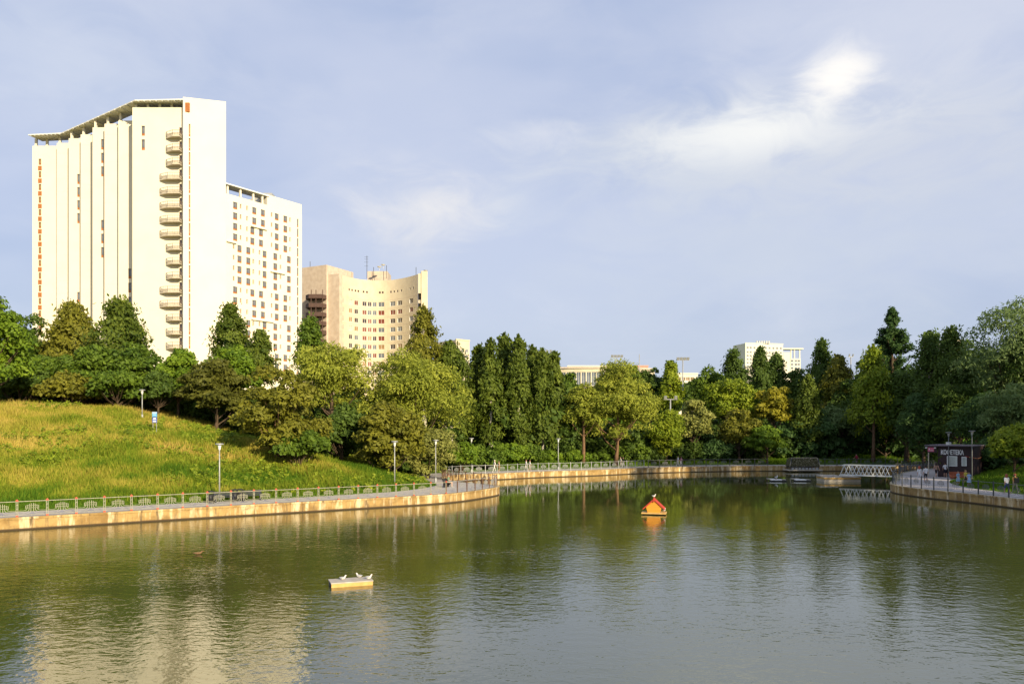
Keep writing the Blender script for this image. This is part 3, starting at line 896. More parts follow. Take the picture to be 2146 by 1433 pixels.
tree('bright green spreading young tree right behind the far railing', 1607, 888, 92, D=132.5, vc=962, kind='flat', pal='bright', n=8000)
tree('dark pointed tree rising left of the tall pine', 1722, 714, 72, D=158, vc=890, kind='birch', pal='dark', n=8000)
tree('drooping yellowish birch right of the dark pointed tree', 1757, 748, 66, D=152, vc=880, kind='weeping', pal='olive', n=7500, name='birch_tree')
tree('slim white stemmed birch behind the netted hut', 1692, 788, 62, D=139, vc=915, kind='birch', pal='birch', n=6500, name='birch_tree', rad=0.13)
tree('tall thin yellowish poplar with a long bare trunk', 1830, 726, 92, D=136, vc=900, kind='birch', pal='lime', n=8000, name='poplar_tree', bark=BARKR, rad=0.34)
tree('tall dark pine, highest tree of the right bank', 1870, 636, 150, D=144, vc=860, kind='pine', pal='deep', n=21000, name='pine_tree', size=0.30)
GW = 'dark wood on the right bank'
for (u, vt, w, D, vc, k, pal, lab) in [
        (1700, 858, 110, 141, 948, 'shrub', 'deep', 'dark thicket behind the slim white birch'),
        (1765, 850, 130, 143, 950, 'shrub', 'silver', 'grey green thicket left of the long bare trunk'),
        (1855, 850, 130, 141, 952, 'shrub', 'deep', 'dark thicket behind the long bare trunk'),
        (1785, 800, 120, 148, 930, 'round', 'dark', 'rounded dark tree left of the yellowish poplar'),
        (1900, 760, 130, 134, 950, 'round', 'dark', 'dark tree below the tall pine'),
        (1948, 700, 120, 128, 945, 'birch', 'dark', 'pointed dark tree right of the tall pine'),
        (1995, 690, 120, 124, 940, 'birch', 'dark', 'pointed dark tree over the cafe roof'),
        (1935, 820, 110, 124, 958, 'willow', 'deep', 'dark hanging willow behind the cafe awning'),
        (2010, 790, 150, 120, 945, 'willow', 'dark', 'dark willow behind the cafe'),
        (2060, 820, 130, 112, 950, 'willow', 'deep', 'dark hanging willow right of the cafe'),
        (2040, 700, 130, 126, 900, 'round', 'green', 'mid green tree left of the big silver willow'),
        (2110, 628, 200, 116, 900, 'willow', 'silver', 'biggest silver green willow at the right picture edge'),
        (2120, 790, 150, 104, 950, 'willow', 'silver', 'lower hanging silver willow at the right picture edge'),
        (2200, 640, 190, 112, 930, 'willow', 'dark', 'dark willow cut by the right picture edge')]:
    tree(lab, u, vt, w, D=D, vc=vc, kind=k, pal=pal, n=16000 if w >= 190 else 9000, group=GW, name='willow_tree' if k == 'willow' else ('shrub' if k == 'shrub' else 'tree'), cat='shrub' if k == 'shrub' else 'tree', size=0.27)
tree('yellow green shrub on the lawn at the right picture edge', 2125, 892, 105, D=88, vc=985, kind='shrub', pal='lime', n=9000, name='shrub', cat='shrub', size=0.2)
tree('ivy green bush at the left end of the cafe', 1979, 940, 30, D=97.6, vc=998, kind='shrub', pal='green', n=2500, name='shrub', cat='shrub', size=0.16)
# shrubs on the far bank slope
GS = 'shrubs on the far bank slope'
for (u, vt, w, D, pal, lab) in [
        (968, 925, 80, 106, 'bright', 'bright shrub left end of the bank, behind the inlet railing'),
        (1020, 928, 80, 112, 'green', 'round shrub behind the two walkers in white and beige'),
        (1065, 930, 80, 117.5, 'bright', 'bright leafy shrub left of the pair in white shirts'),
        (1112, 934, 76, 119.5, 'green', 'green shrub behind the pair in white shirts'),
        (1150, 945, 60, 122, 'bright', 'low shrub left of the far bank lamp'),
        (1205, 948, 70, 124, 'bright', 'low spreading shrub right of the far bank lamp'),
        (1250, 948, 60, 126, 'green', 'low shrub between the two willow trunks'),
        (1325, 930, 80, 129, 'green', 'green shrub right of the reddish willow trunk'),
        (1375, 925, 70, 130, 'dark', 'dark shrub below the pale round tree'),
        (1440, 925, 80, 134, 'dark', 'dark low shrub behind the walking couple'),
        (1500, 925, 80, 135, 'deep', 'deep green low shrub right of the walking couple')]:
    tree(lab, u, vt, w, D=D, vc=990, kind='shrub', pal=pal, n=5500, name='shrub', cat='shrub', group=GS, size=0.22)
# unseen trees right of the frame, placed and thinned to shade that bank
GR = 'tall trees on the right bank beyond the picture edge'
for (x, y, zt_, w) in [(62, 57, 34, 13), (68, 50, 36, 13), (74, 42, 37, 13), (71, 29, 29, 12), (77, 19, 29, 12), (82, 35, 37, 13), (88, 48, 40, 14), (95, 40, 41, 14), (90, 24, 37, 13), (86, 9, 31, 12), (80, 56, 41, 14), (100, 55, 42, 14), (106, 40, 42, 14), (72, 63, 36, 13), (80, 70, 37, 13), (89, 62, 41, 14)]:
    tree('tall unseen shade tree on the right bank beyond the picture edge', 0, 0, w, kind='round', pal='green', n=1500, xy=(x, y), ztop=zt_, group=GR, size=0.46)

# the wood that closes the view behind the single trees
def wood(name, label, spots, pal, n_each, seed, size=0.55):
    rng = np.random.default_rng(seed)
    Cs, Ns, Ts = [], [], []
    for (x, y, r, zt) in spots:
        g = ground(x, y); H = zt - g; cz = g + H * 0.5
        for _ in range(14):
            d = sphere_pts(rng, 1)[0]; c = np.array([x, y, cz]) + d * np.array([r * 0.75, r * 0.75, H * 0.40])
            m = n_each // 14; q = sphere_pts(rng, m); q[:, 2] = np.abs(q[:, 2]) - 0.25
            Cs.append(c + q * rng.uniform(0.7, 1.1, (m, 1)) * r * 0.42); Ns.append(q); Ts.append(0.45 + rng.normal(0, 0.17, m) + rng.normal(0, 0.15))
    me = leaf_mesh(name, np.vstack(Cs), np.vstack(Ns), size, 0.6, np.concatenate(Ts), PAL[pal], rng)
    tag(obj(name, me), label, 'wood', None, 'stuff')
rs = random.Random(5)
spots = []
for i in range(34):
    u = 1180 + i * 29; D = rs.uniform(178, 215)
    spots.append((px(u, D), D, rs.uniform(4, 6), pz(rs.uniform(795, 830) if u < 1800 else rs.uniform(740, 790), D)))
wood('distant_wood', 'dense dark wood closing the view behind the far bank trees', spots, 'dark', 1300, 21)
spots = []
for i in range(40):
    u = -60 + i * 32; D = rs.uniform(122, 138)
    spots.append((px(u, D), D, rs.uniform(3.5, 5), pz(rs.uniform(800, 850), D)))
wood('hill_wood', 'dense undergrowth behind the trees of the left hill', spots, 'dark', 1100, 22)

# undergrowth that fills the foot of the trees
def thicket(name, label, cells, pal, seed, n_each=700):
    rs_ = random.Random(seed); sp_ = []
    for (u0, u1, D0, D1, h0, h1, n) in cells:
        for _ in range(n):
            D = rs_.uniform(D0, D1); x = px(rs_.uniform(u0, u1), D)
            if inside_poly(np.array([x]), np.array([D]), Lpoly)[0]: continue
            sp_.append((x, D, rs_.uniform(1.6, 2.8), ground(x, D) + rs_.uniform(h0, h1)))
    wood(name, label, sp_, pal, n_each, seed, 0.30)
thicket('hill_undergrowth', 'dark leafy undergrowth below the left hill trees', [(-60, 400, 101, 108, 3.5, 6, 46), (380, 560, 98, 110, 3, 6, 20), (500, 960, 92, 112, 3, 6.5, 60)], 'dark', 31)
thicket('bank_undergrowth', 'dark leafy undergrowth below the far bank trees', [(940, 1200, 123, 134, 2.5, 5.5, 46), (1180, 1420, 129, 142, 2.5, 6, 60), (1400, 1700, 137, 152, 3, 7, 60)], 'dark', 32)
thicket('wood_undergrowth', 'deep green undergrowth of the shaded right bank wood', [(1640, 1960, 139, 152, 3, 7, 60), (1900, 2160, 108, 128, 3, 7, 50), (2040, 2200, 98, 110, 2.5, 5, 20)], 'deep', 33)

# broad-leaved weeds scattered through the meadow
def weeds(name, label, n, seed):
    rng = np.random.default_rng(seed)
    x = rng.uniform(-95, -4, n * 4); y = rng.uniform(40, 108, n * 4)
    d = dist_line(x, y, Larr)
    ok = (~inside_poly(x, y, Lpoly)) & (d > 1.2) & (d < 46) & (np.abs(x) < 0.70 * y + 4) & (vnoise(x, y, 9, 55) + 0.35 * vnoise(x, y, 3, 56) > 0.62 + 0.010 * (d - 10))
    x, y = x[ok][:n], y[ok][:n]; z = ground_np(x, y)
    Cs, Ts = [], []
    for i in range(len(x)):
        m = 26; h = rng.uniform(0.35, 0.95); w = rng.uniform(0.25, 0.6)
        q = sphere_pts(rng, m); q[:, 2] = np.abs(q[:, 2])
        Cs.append(np.array([x[i], y[i], z[i]]) + q * np.array([w, w, h]) * rng.uniform(0.5, 1, (m, 1))); Ts.append(np.clip(rng.normal(0.45, 0.2) + rng.normal(0, 0.15, m), 0, 1))
    C = np.vstack(Cs)
    me = leaf_mesh(name, C, np.tile([0, -0.5, 0.8], (len(C), 1)), 0.15, 0.5, np.concatenate(Ts), PAL['lime'], rng, -0.2)
    tag(obj(name, me), label, 'weeds', None, 'stuff')
weeds('meadow_weeds', 'green broad leaved weeds growing through the meadow', 1500, 61)

# ------------------------------------------------------------------ buildings
M_TOWER = surf('tower_render', (0.72, 0.68, 0.56), (0.69, 0.65, 0.53), 0.25, 0.85, detail=6)
M_TOWER2 = surf('tower_render_white', (0.74, 0.70, 0.58), (0.70, 0.66, 0.55), 0.25, 0.85, detail=6)
M_JOINT = surf('panel_joint', (0.66, 0.63, 0.54), (0.60, 0.57, 0.49), 2, 0.9)
M_BEIGE = surf('beige_brick', (0.62, 0.55, 0.41), (0.56, 0.49, 0.36), 0.5, 0.9, detail=9)
M_PINKB = surf('pinkish_brick', (0.57, 0.48, 0.39), (0.48, 0.39, 0.31), 0.8, 0.9, detail=9)
M_FRAME = surf('window_frame_white', (0.75, 0.74, 0.70), None, 4, 0.5)
M_FRAMEB = surf('window_frame_brown', (0.16, 0.075, 0.04), (0.11, 0.05, 0.03), 5, 0.6)
M_ORANGE = surf('brown_orange_panel', (0.40, 0.15, 0.045), (0.30, 0.11, 0.035), 3, 0.6)
M_CANOPY = surf('roof_canopy', (0.74, 0.75, 0.71), (0.66, 0.67, 0.64), 1, 0.6)
M_BALC = surf('balcony_brown', (0.10, 0.062, 0.05), (0.075, 0.045, 0.04), 2, 0.7)
M_CONC = surf('concrete_slab', (0.52, 0.46, 0.36), (0.42, 0.37, 0.28), 2, 0.85)
M_ROOF = surf('roof_felt', (0.12, 0.10, 0.09), (0.08, 0.07, 0.06), 1, 0.9)
M_RAILB = surf('balcony_rail', (0.40, 0.30, 0.22), (0.30, 0.22, 0.16), 3, 0.6)
M_PINK = surf('pink_render', (0.60, 0.36, 0.28), (0.52, 0.30, 0.23), 1, 0.85)

def glass_mat(name, c, c2, rough=0.12):
    m = surf(name, c, c2, 0.35, rough, spec=0.6, lo=0.4, hi=0.6)
    return m
M_GLASS = glass_mat('pane_grey', (0.10, 0.12, 0.15), (0.20, 0.22, 0.25))
M_GLASSD = glass_mat('pane_dark', (0.035, 0.03, 0.035), (0.07, 0.05, 0.05))
M_GLASSW = surf('pane_curtain_white', (0.55, 0.53, 0.46), (0.46, 0.43, 0.36), 1, 0.4)
M_GLASSR = surf('pane_curtain_red', (0.22, 0.06, 0.035), (0.14, 0.04, 0.03), 1, 0.4)
M_GLASSB = surf('pane_curtain_tan', (0.34, 0.22, 0.11), (0.25, 0.16, 0.08), 1, 0.4)

def facade(mb, P, s0, s1, z0, z1, rects, depth, m, mrev=None, ns=1):
    """wall with real window openings. P(s, z, n): n metres behind the face. rects: (s0, s1, z0, z1)"""
    S = sorted(set([round(s0 + (s1 - s0) * i / ns, 3) for i in range(ns + 1)] + [round(a, 3) for r in rects for a in r[:2]]))
    Z = sorted(set([z0, z1] + [round(a, 3) for r in rects for a in r[2:]]))
    S = [s for s in S if s0 - 2e-3 <= s <= s1 + 2e-3]; Z = [z for z in Z if z0 - 2e-3 <= z <= z1 + 2e-3]
    R = [tuple(round(a, 3) for a in r) for r in rects]
    for zi in range(len(Z) - 1):
        zc = (Z[zi] + Z[zi + 1]) / 2
        row = [r for r in R if r[2] < zc < r[3]]
        start = None
        for si in range(len(S) - 1):
            sc = (S[si] + S[si + 1]) / 2
            hole = any(r[0] < sc < r[1] for r in row)
            if not hole and start is None: start = S[si]
            if start is not None and (hole or ns > 1 or si == len(S) - 2):
                e = S[si] if hole else S[si + 1]
                if e > start: mb.face([P(start, Z[zi], 0), P(e, Z[zi], 0), P(e, Z[zi + 1], 0), P(start, Z[zi + 1], 0)], m)
                start = None
    mr = mrev or m
    for (a, b, c, d) in R:
        mb.face([P(a, c, 0), P(b, c, 0), P(b, c, depth), P(a, c, depth)], mr)
        mb.face([P(a, d, 0), P(b, d, 0), P(b, d, depth), P(a, d, depth)], mr)
        mb.face([P(a, c, 0), P(a, d, 0), P(a, d, depth), P(a, c, depth)], mr)
        mb.face([P(b, c, 0), P(b, d, 0), P(b, d, depth), P(b, c, depth)], mr)

WM = {}
def window(root, org, P, rect, depth, mp, mf, mullions=1, panel=None, fw=0.07):
    """a framed pane filling an opening; sub-parts: pane, and the coloured panel below it"""
    a, b, c, d = rect; w, h = round(b - a, 2), round(d - c, 2)
    key = (w, h, mf.name, mullions, panel.name if panel else None)
    if key not in WM:
        ph = h * 0.26 if panel else 0.0
        fr = MB()
        for x in (-w / 2 + fw / 2, w / 2 - fw / 2): fr.box((x, 0, h / 2), (fw, 0.08, h), mf)
        for z in (ph + fw / 2, h - fw / 2): fr.box((0, 0, z), (w - 2 * fw, 0.078, fw), mf)
        for k in range(mullions): fr.box((-w / 2 + w * (k + 1) / (mullions + 1), 0, ph + (h - ph) / 2), (fw * 0.8, 0.07, h - ph - 2 * fw), mf)
        pn = {}
        pa = MB()
        if panel: pa.box((0, 0, ph / 2), (w - 2 * fw, 0.06, ph), panel)
        WM[key] = (fr.mesh('window'), pn, pa.mesh('sill_panel') if panel else None, ph)
    fme, pn, pme, ph = WM[key]
    if mp.name not in pn:
        g = MB(); g.face([(-w / 2 + 0.01, 0.03, ph + 0.01), (w / 2 - 0.01, 0.03, ph + 0.01), (w / 2 - 0.01, 0.03, h - 0.01), (-w / 2 + 0.01, 0.03, h - 0.01)], mp)
        pn[mp.name] = g.mesh('pane')
    sc = (a + b) / 2
    p = Vector(P(sc, c, depth - 0.10)); t = Vector(P(sc + 0.05, c, 0)) - Vector(P(sc - 0.05, c, 0))
    o = obj('window', fme, root, p - Vector(org), (0, 0, math.atan2(t.y, t.x)))
    obj('pane', pn[mp.name], o)
    if pme: obj('sill_panel', pme, o)
    return o

# ---- tall stepped tower
rb = random.Random(3)
steps = [(68, 119, 187.9), (119, 144, 186.0), (144, 169, 183.0), (169, 194, 180.6), (194, 219, 176.4), (219, 248, 174.3), (248, 277.5, 172.5), (277.5, 384, 167.6)]
TX0 = px(68, 187.9)
T1 = empty('tower_block', (px(270, 180), 180, 10)); o1 = Vector(T1.location)
ZTOP = 76.6
GZ1 = 9.0
xs = [px(s[0], s[2]) for s in steps] + [px(383.5, 166.2)]
wins = {0: [], 2: [], 4: [], 6: [], 7: []}
def zrow(v, D): return pz(v, D)
for k in range(14):                                    # left edge: a window and an orange panel on every storey
    wins[0].append((80.5, 86.5, 333 + 26.5 * k, 346 + 26.5 * k))
for (a, b) in [(365, 386), (392.5, 413), (420, 440), (447, 468), (612, 633), (640, 660)]: wins[2].append((161.5, 166.5, a, b))
for (a, b) in [(292, 314), (320.5, 342), (349, 370), (461, 483), (490, 510), (518, 540)]: wins[4].append((211.5, 217.0, a, b))
for (a, b) in [(563, 584), (592.5, 613), (622, 642)]: wins[6].append((268.5, 275, a, b))
for (a, b) in [(264, 285), (292.5, 315)]: wins[7].append((296.5, 303.5, a, b))
doors = []
balc = [(289, 0), (318, 0), (347, 0), (377, 1), (407, 1), (436.5, 1), (466, 1), (495, 1), (524, 0), (553.5, 0), (583.5, 0), (613, 1), (642, 1), (671, 0), (700, 0), (729, 0)]
for i, (ua, ub, D) in enumerate(steps):
    P = lambda s, z, n, D=D: (s - o1.x, D + n - o1.y, z - o1.z)
    x0, x1 = xs[i], xs[i + 1]
    rects = [(px(a, D), px(b, D), pz(d, D), pz(c, D)) for (a, b, c, d) in wins.get(i, [])]
    holes = list(rects)
    if i == 7:
        for (v, wd) in balc:
            zb_ = pz(v, D) + 0.15
            doors.append((px(375.5, D), px(380.8, D), zb_, zb_ + 2.1))
        holes += doors
    mb = MB()
    facade(mb, P, x0, x1, GZ1, ZTOP if i != 7 else ZTOP + 0.9, holes, 0.35, M_TOWER)
    zt = ZTOP if i != 7 else ZTOP + 0.9
    YB = 183.0 if i == 7 else 205.0
    for (a, b) in (((x0, D), (x0, YB)), ((x1, YB), (x1, D)), ((x0, YB), (x1, YB))):
        mb.face([P(a[0], GZ1, a[1] - D), P(b[0], GZ1, b[1] - D), P(b[0], zt, b[1] - D), P(a[0], zt, a[1] - D)], M_TOWER)
    mb.face([P(x0, zt, 0), P(x1, zt, 0), P(x1, zt, YB - D), P(x0, zt, YB - D)], M_ROOF)
    wob = mb.build('wall', T1)
    jm = MB()                                          # faint storey joints between the cladding panels
    zz = GZ1 + 3.1
    while zz < ZTOP - 1:
        if not rects and i != 7: jm.box(((x0 + x1) / 2 - o1.x, D - 0.004 - o1.y, zz - o1.z), (abs(x1 - x0) - 0.1, 0.012, 0.05), M_JOINT)
        zz += 3.1
    if jm.f: jm.build('panel_joints', T1)
    for r in rects:
        window(T1, (0, 0, 0), P, r, 0.35, M_GLASS if i else M_GLASSB, M_FRAMEB, 0, M_ORANGE)
    if i == 0:                                         # orange panels between the windows of the left edge
        for k in range(14):
            a, b = pz(333 + 26.5 * k + 24.5, D), pz(333 + 26.5 * k + 15, D)
            pm = MB(); pm.box(((px(80, D) + px(87.5, D)) / 2 - o1.x, D - 0.03 - o1.y, (a + b) / 2 - o1.z), (px(87.5, D) - px(80, D), 0.06, b - a), M_ORANGE)
            pm.build('facade_panel', T1)
# balcony doors and balconies
D7 = 167.6
P7 = lambda s, z, n: (s - o1.x, D7 + n - o1.y, z - o1.z)
for r in doors:
    window(T1, (0, 0, 0), P7, r, 0.35, M_GLASSD, M_FRAMEB, 0)
def balcony(v, wide):
    z = pz(v, D7); xr = px(382.6, D7); xl = px(336.5 if wide else 349.5, D7)
    dp = 1.5
    poly = [(xr, 0.0), (xr, -dp), (xr - (xr - xl) * (0.55 if wide else 0.45), -dp), (xl, -0.35), (xl, 0.0)]
    c = Vector((xr, D7, z))
    b = MB(); b.prism([(p[0] - c.x, p[1] - 0.004) for p in poly], -0.28, 0.0, M_CONC)
    o = b.build('balcony', T1, c - o1)
    rl = MB()
    edge = [Vector((p[0] - c.x, p[1] + 0.05, 0)) for p in poly]
    for p, q in zip(edge[:-1], edge[1:]):
        for h in (0.55, 1.15): rl.bar(p + Vector((0, 0, h)), q + Vector((0, 0, h)), 0.07, M_RAILB)
        n = max(1, int((q - p).length / 0.5))
        for k in range(n + 1):
            s = p.lerp(q, k / n); rl.bar(s, s + Vector((0, 0, 1.15)), 0.055 if k in (0, n) else 0.03, M_RAILB)
    pl = MB()
    for p, q in zip(edge[:-1], edge[1:]):
        d = (q - p)
        if d.length > 0.5: pl.bar(p + d * 0.04 + Vector((0, 0, 0.30)), p + d * 0.96 + Vector((0, 0, 0.30)), 0.03, M_CONC, 0.36)
    rl.build('railing', o); pl.build('parapet_panel', o)
for (v, wd) in balc: balcony(v, wd)
# corner shaft
xa, xb, Da, Db = px(383.5, 166.2), px(473, 168.5), 166.2, 168.6
PS = lambda s, z, n: (xa + (xb - xa) * s / 10 - n * 0.42 - o1.x, Da + (Db - Da) * s / 10 + n * 0.91 - o1.y, z - o1.z)
slits = []
for k in range(16):
    v0 = 260 + 29.6 * k
    slits.append((1.30, 1.72, pz(v0 + 26.5, 166.5), pz(v0, 166.5)))
mb = MB(); ZS = 79.2
facade(mb, PS, 0, 10, GZ1, ZS, slits, 0.3, M_TOWER2)
for (s0_, n0, s1_, n1) in ((0, 0, 0, 30), (10, 0, 10, 30), (0, 30, 10, 30)):
    mb.face([PS(s0_, GZ1, n0), PS(s1_, GZ1, n1), PS(s1_, ZS, n1), PS(s0_, ZS, n0)], M_TOWER2)
mb.face([PS(0, ZS, 0), PS(10, ZS, 0), PS(10, ZS, 30), PS(0, ZS, 30)], M_ROOF)
mb.build('stair_shaft', T1)
for r in slits: window(T1, (0, 0, 0), PS, r, 0.3, M_GLASSB, M_FRAME, 0, M_ORANGE, 0.05)
pm = MB()
pm.box((xa + 0.9 - o1.x, Da + 1.0 - o1.y, ZS - 4.2 - o1.z + 2.0), (0.9, 1.86, 2.0), M_ORANGE); pm.build('louvre', T1, (0, -0.02, 0))
# roof canopy: plates on posts over the stepped bays
cp = MB()
c_edge = [(px(59, 186), 186.0), (px(128, 185), 185.0), (px(282, 166.5), 166.5), (px(383, 166), 166.0)]
back = [(p[0] + 1.0, p[1] + 4.0) for p in c_edge]
for a in range(3):
    q = [c_edge[a], c_edge[a + 1], back[a + 1], back[a]]
    cp.prism([(p[0] - o1.x, p[1] - o1.y) for p in q], 78.5 - o1.z, 78.72 - o1.z, M_CANOPY)
cp.build('roof_canopy', T1)
sl = MB()
for a in range(3):
    n = 14 if a == 1 else 8
    for k in range(n):
        p = Vector((*c_edge[a], 78.43)).lerp(Vector((*c_edge[a + 1], 78.43)), (k + 0.5) / n)
        sl.bar((p.x - o1.x, p.y - 0.3 - o1.y, p.z - o1.z), (p.x + 0.9 - o1.x, p.y + 3.4 - o1.y, p.z - o1.z), 0.12, M_CANOPY, 0.14)
sl.build('canopy_slats', T1)
for (u, D) in [(75, 188.3), (98, 188.3), (125, 187), (150, 183.4), (175, 181), (200, 176.8), (226, 174.7), (252, 172.9), (285, 168.2), (310, 168.2), (335, 168.2), (360, 168.2)]:
    b = MB(); b.box((0, 0, 0), (0.5, 0.5, 1.9), M_TOWER); b.build('canopy_post', T1, (px(u, D) - o1.x, D + 0.2 - o1.y, ZTOP + 0.95 - o1.z))
b = MB(); b.tube([(0, 0, 0), (0, 0, 2.0)], 0.05, M_METAL, 6); b.lathe([(0.0, 0), (0.35, 0.05), (0.5, 0.2)], M_WHITE, 12, (0.1, -0.2, 1.2))
b.build('satellite_dish', T1, (px(392, 168) - o1.x, 169 - o1.y, ZS - 1.0 - o1.z))
tag(T1, 'tall cream stepped tower block with a column of pointed balconies', 'building')

# ---- gridded white tower
A2, B2 = Vector((px(473, 219), 219, 0)), Vector((px(632.5, 241), 241, 0))
d2 = (B2 - A2); L2 = d2.length; t2 = d2 / L2; n2 = Vector((-t2.y, t2.x, 0))
T2 = empty('tower_block', (A2.x, A2.y, 9)); o2 = Vector(T2.location)
A2x = A2 - t2 * 6
def P2(s, z, n): p = A2 + t2 * s + n2 * n - o2; return (p.x, p.y, z - o2.z)
def s_of_u(u):
    k = (u - U0) / FPX                                # ray (k*D, D) meets the face line
    return (k * A2.y - A2.x) / (t2.x - k * t2.y)
Z2 = 74.6
bigc, smallc = [476, 493, 533, 551, 580, 598], [504.5, 518, 569.5, 608]
altb, alts = [502, 520.5, 554.5, 577, 605.5], [474.5, 490, 531, 544, 588]
rects2 = []
row_v = 426
for r in range(17):
    s_l = 0
    z_top = pz(419.5, 219.5) - 3.06 * r
    pat = 'A' if r in (0, 1, 2, 3, 8, 9, 10, 14, 15, 16) else 'B'
    big_, sm_ = (bigc, smallc) if pat == 'A' else (altb, alts)
    sh = {2: -4, 3: -4, 8: -4, 9: 0}.get(r, 0)
    for u in big_:
        uu = u + (sh if 525 < u < 560 else 0); s = s_of_u(uu)
        rects2.append((s - 0.72, s + 0.72, z_top - 2.05, z_top, 1))
    for u in sm_:
        s = s_of_u(u); rects2.append((s - 0.30, s + 0.30, z_top - 1.45, z_top - 0.1, 0))
    s = s_of_u(624); rects2.append((s - 0.28, s + 0.28, z_top - 2.5, z_top + 0.15, 2))
rects2.sort(key=lambda q: (q[3], q[0]))
rects2 = [q for q in rects2 if q[0] > 0.05]
mb = MB()
facade(mb, P2, -6, L2, GZ1, Z2, [q[:4] for q in rects2], 0.35, M_TOWER2)
for (s0_, n0, s1_, n1) in ((-6, 0, -6, 20), (L2, 0, L2, 20), (-6, 20, L2, 20)):
    mb.face([P2(s0_, GZ1, n0), P2(s1_, GZ1, n1), P2(s1_, Z2, n1), P2(s0_, Z2, n0)], M_TOWER2)
mb.face([P2(-6, Z2, 0), P2(L2, Z2, 0), P2(L2, Z2, 20), P2(-6, Z2, 20)], M_ROOF)
mb.build('wall', T2)
for q in rects2:
    window(T2, (0, 0, 0), P2, q[:4], 0.35, M_GLASS if q[4] else M_GLASSB, M_FRAMEB if q[4] else M_FRAME, 1 if q[4] == 1 else 0, M_ORANGE if q[4] else None, 0.08)
# projecting ledges, rooftop block and canopy
for (ua, ub, r) in [(525, 558, 2), (474, 494, 4), (566, 596, 6), (526, 572, 11)]:
    z = pz(419.5, 219.5) - 3.06 * r + 0.35
    sa, sb = s_of_u(ua), s_of_u(ub)
    b = MB(); c = P2((sa + sb) / 2, z, -0.30); b.box(c, (sb - sa, 0.6, 0.30), M_TOWER2, math.atan2(t2.y, t2.x)); b.build('ledge', T2)
sa, sb = s_of_u(560), L2
b = MB(); b.prism([P2(sa, 0, 0.05)[:2], P2(sb - 0.05, 0, 0.05)[:2], P2(sb - 0.05, 0, 12)[:2], P2(sa, 0, 12)[:2]], Z2 - o2.z, Z2 + 3.2 - o2.z, M_TOWER2); b.build('roof_block', T2)
b = MB(); b.prism([P2(-2, 0, -0.3)[:2], P2(sa + 0.5, 0, -0.3)[:2], P2(sa - 0.1, 0, 4)[:2], P2(-2, 0, 4)[:2]], Z2 + 2.6 - o2.z, Z2 + 2.95 - o2.z, M_CANOPY); b.build('roof_canopy', T2)
for u in (479, 506, 533, 552):
    b = MB(); b.box(P2(s_of_u(u), Z2 + 1.3, 0.6), (0.5, 0.5, 2.6), M_TOWER2, math.atan2(t2.y, t2.x)); b.build('canopy_post', T2)
b = MB(); b.box(P2(s_of_u(580), Z2 + 4.0, 4), (3.0, 3.0, 1.5), M_METAL); b.build('vent_unit', T2)
tag(T2, 'white tower block with a dense grid of windows, behind the stepped tower', 'building')

# ---- beige curved block
T3 = empty('apartment_block', (px(760, 262), 262, 9)); o3 = Vector(T3.location)
def c3(u):
    t = (u - 711) / (877 - 711)
    return 256 + 11 * (1 - (2 * t - 1) ** 2) - 1.0 * t
# concave front: arc length parameter sampled from the picture columns
us = np.linspace(711, 876, 60)
pts3 = np.array([(px(u, c3(u)), c3(u)) for u in us])
seg = np.concatenate([[0], np.cumsum(np.hypot(*np.diff(pts3, axis=0).T))])
L3 = float(seg[-1])
def P3(s, z, n):
    x = np.interp(s, seg, pts3[:, 0]); y = np.interp(s, seg, pts3[:, 1])
    x2 = np.interp(min(s + 0.5, L3), seg, pts3[:, 0]); y2 = np.interp(min(s + 0.5, L3), seg, pts3[:, 1])
    x1 = np.interp(max(s - 0.5, 0), seg, pts3[:, 0]); y1 = np.interp(max(s - 0.5, 0), seg, pts3[:, 1])
    dx, dy = x2 - x1, y2 - y1; k = math.hypot(dx, dy)
    return (float(x - dy / k * n - o3.x), float(y + dx / k * n - o3.y), z - o3.z)
def s3(u): return float(np.interp(u, us, seg))
Z3 = 58.8
cols = [(718.5, 1.75, 2), (735, 1.6, 1), (747, 1.6, 1), (764, 1.6, 1), (774.5, 1.4, 1), (785, 1.3, 1), (799, 2.2, 1), (823, 2.2, 1), (838, 2.2, 1), (862, 2.2, 1)]
rects3 = []
ztop3 = 51.3
for r in range(12):
    zt = ztop3 - 2.98 * r
    for (u, w, m_) in cols:
        s = s3(u); rects3.append((s - w / 2, s + w / 2, zt - 1.6, zt, m_))
for u in (713.8, 720.5, 732, 738, 745, 751, 762, 769, 796, 802, 819, 826, 833, 841, 859, 866):
    s = s3(u); rects3.append((s - 0.32, s + 0.32, 54.3, 55.0, 0))
rects3 = [q for q in rects3 if q[0] > 0.05 and q[1] < L3 - 0.05]
mb = MB()
facade(mb, P3, 0, L3, GZ1, Z3, [q[:4] for q in rects3], 0.25, M_BEIGE, M_FRAME, ns=24)
for k in range(24): mb.face([P3(L3 * k / 24, Z3 - 0.05, 0.01), P3(L3 * (k + 1) / 24, Z3 - 0.05, 0.01), tuple(Vector(P3(L3 * (k + 1) / 24, Z3 - 0.05, 0.01)) + Vector((-2, 12, 0))), tuple(Vector(P3(L3 * k / 24, Z3 - 0.05, 0.01)) + Vector((-2, 12, 0)))], M_ROOF)
mb.build('wall', T3)
rw = random.Random(8)
for q in rects3:
    if q[4] == 0: g, f, mu = M_GLASSD, M_FRAMEB, 0
    else: g, f, mu = rw.choice([M_GLASS, M_GLASSD, M_GLASSW, M_GLASSR, M_GLASSB, M_GLASS, M_GLASSD]), M_FRAME, q[4]
    window(T3, (0, 0, 0), P3, q[:4], 0.25, g, f, mu, None, 0.09)
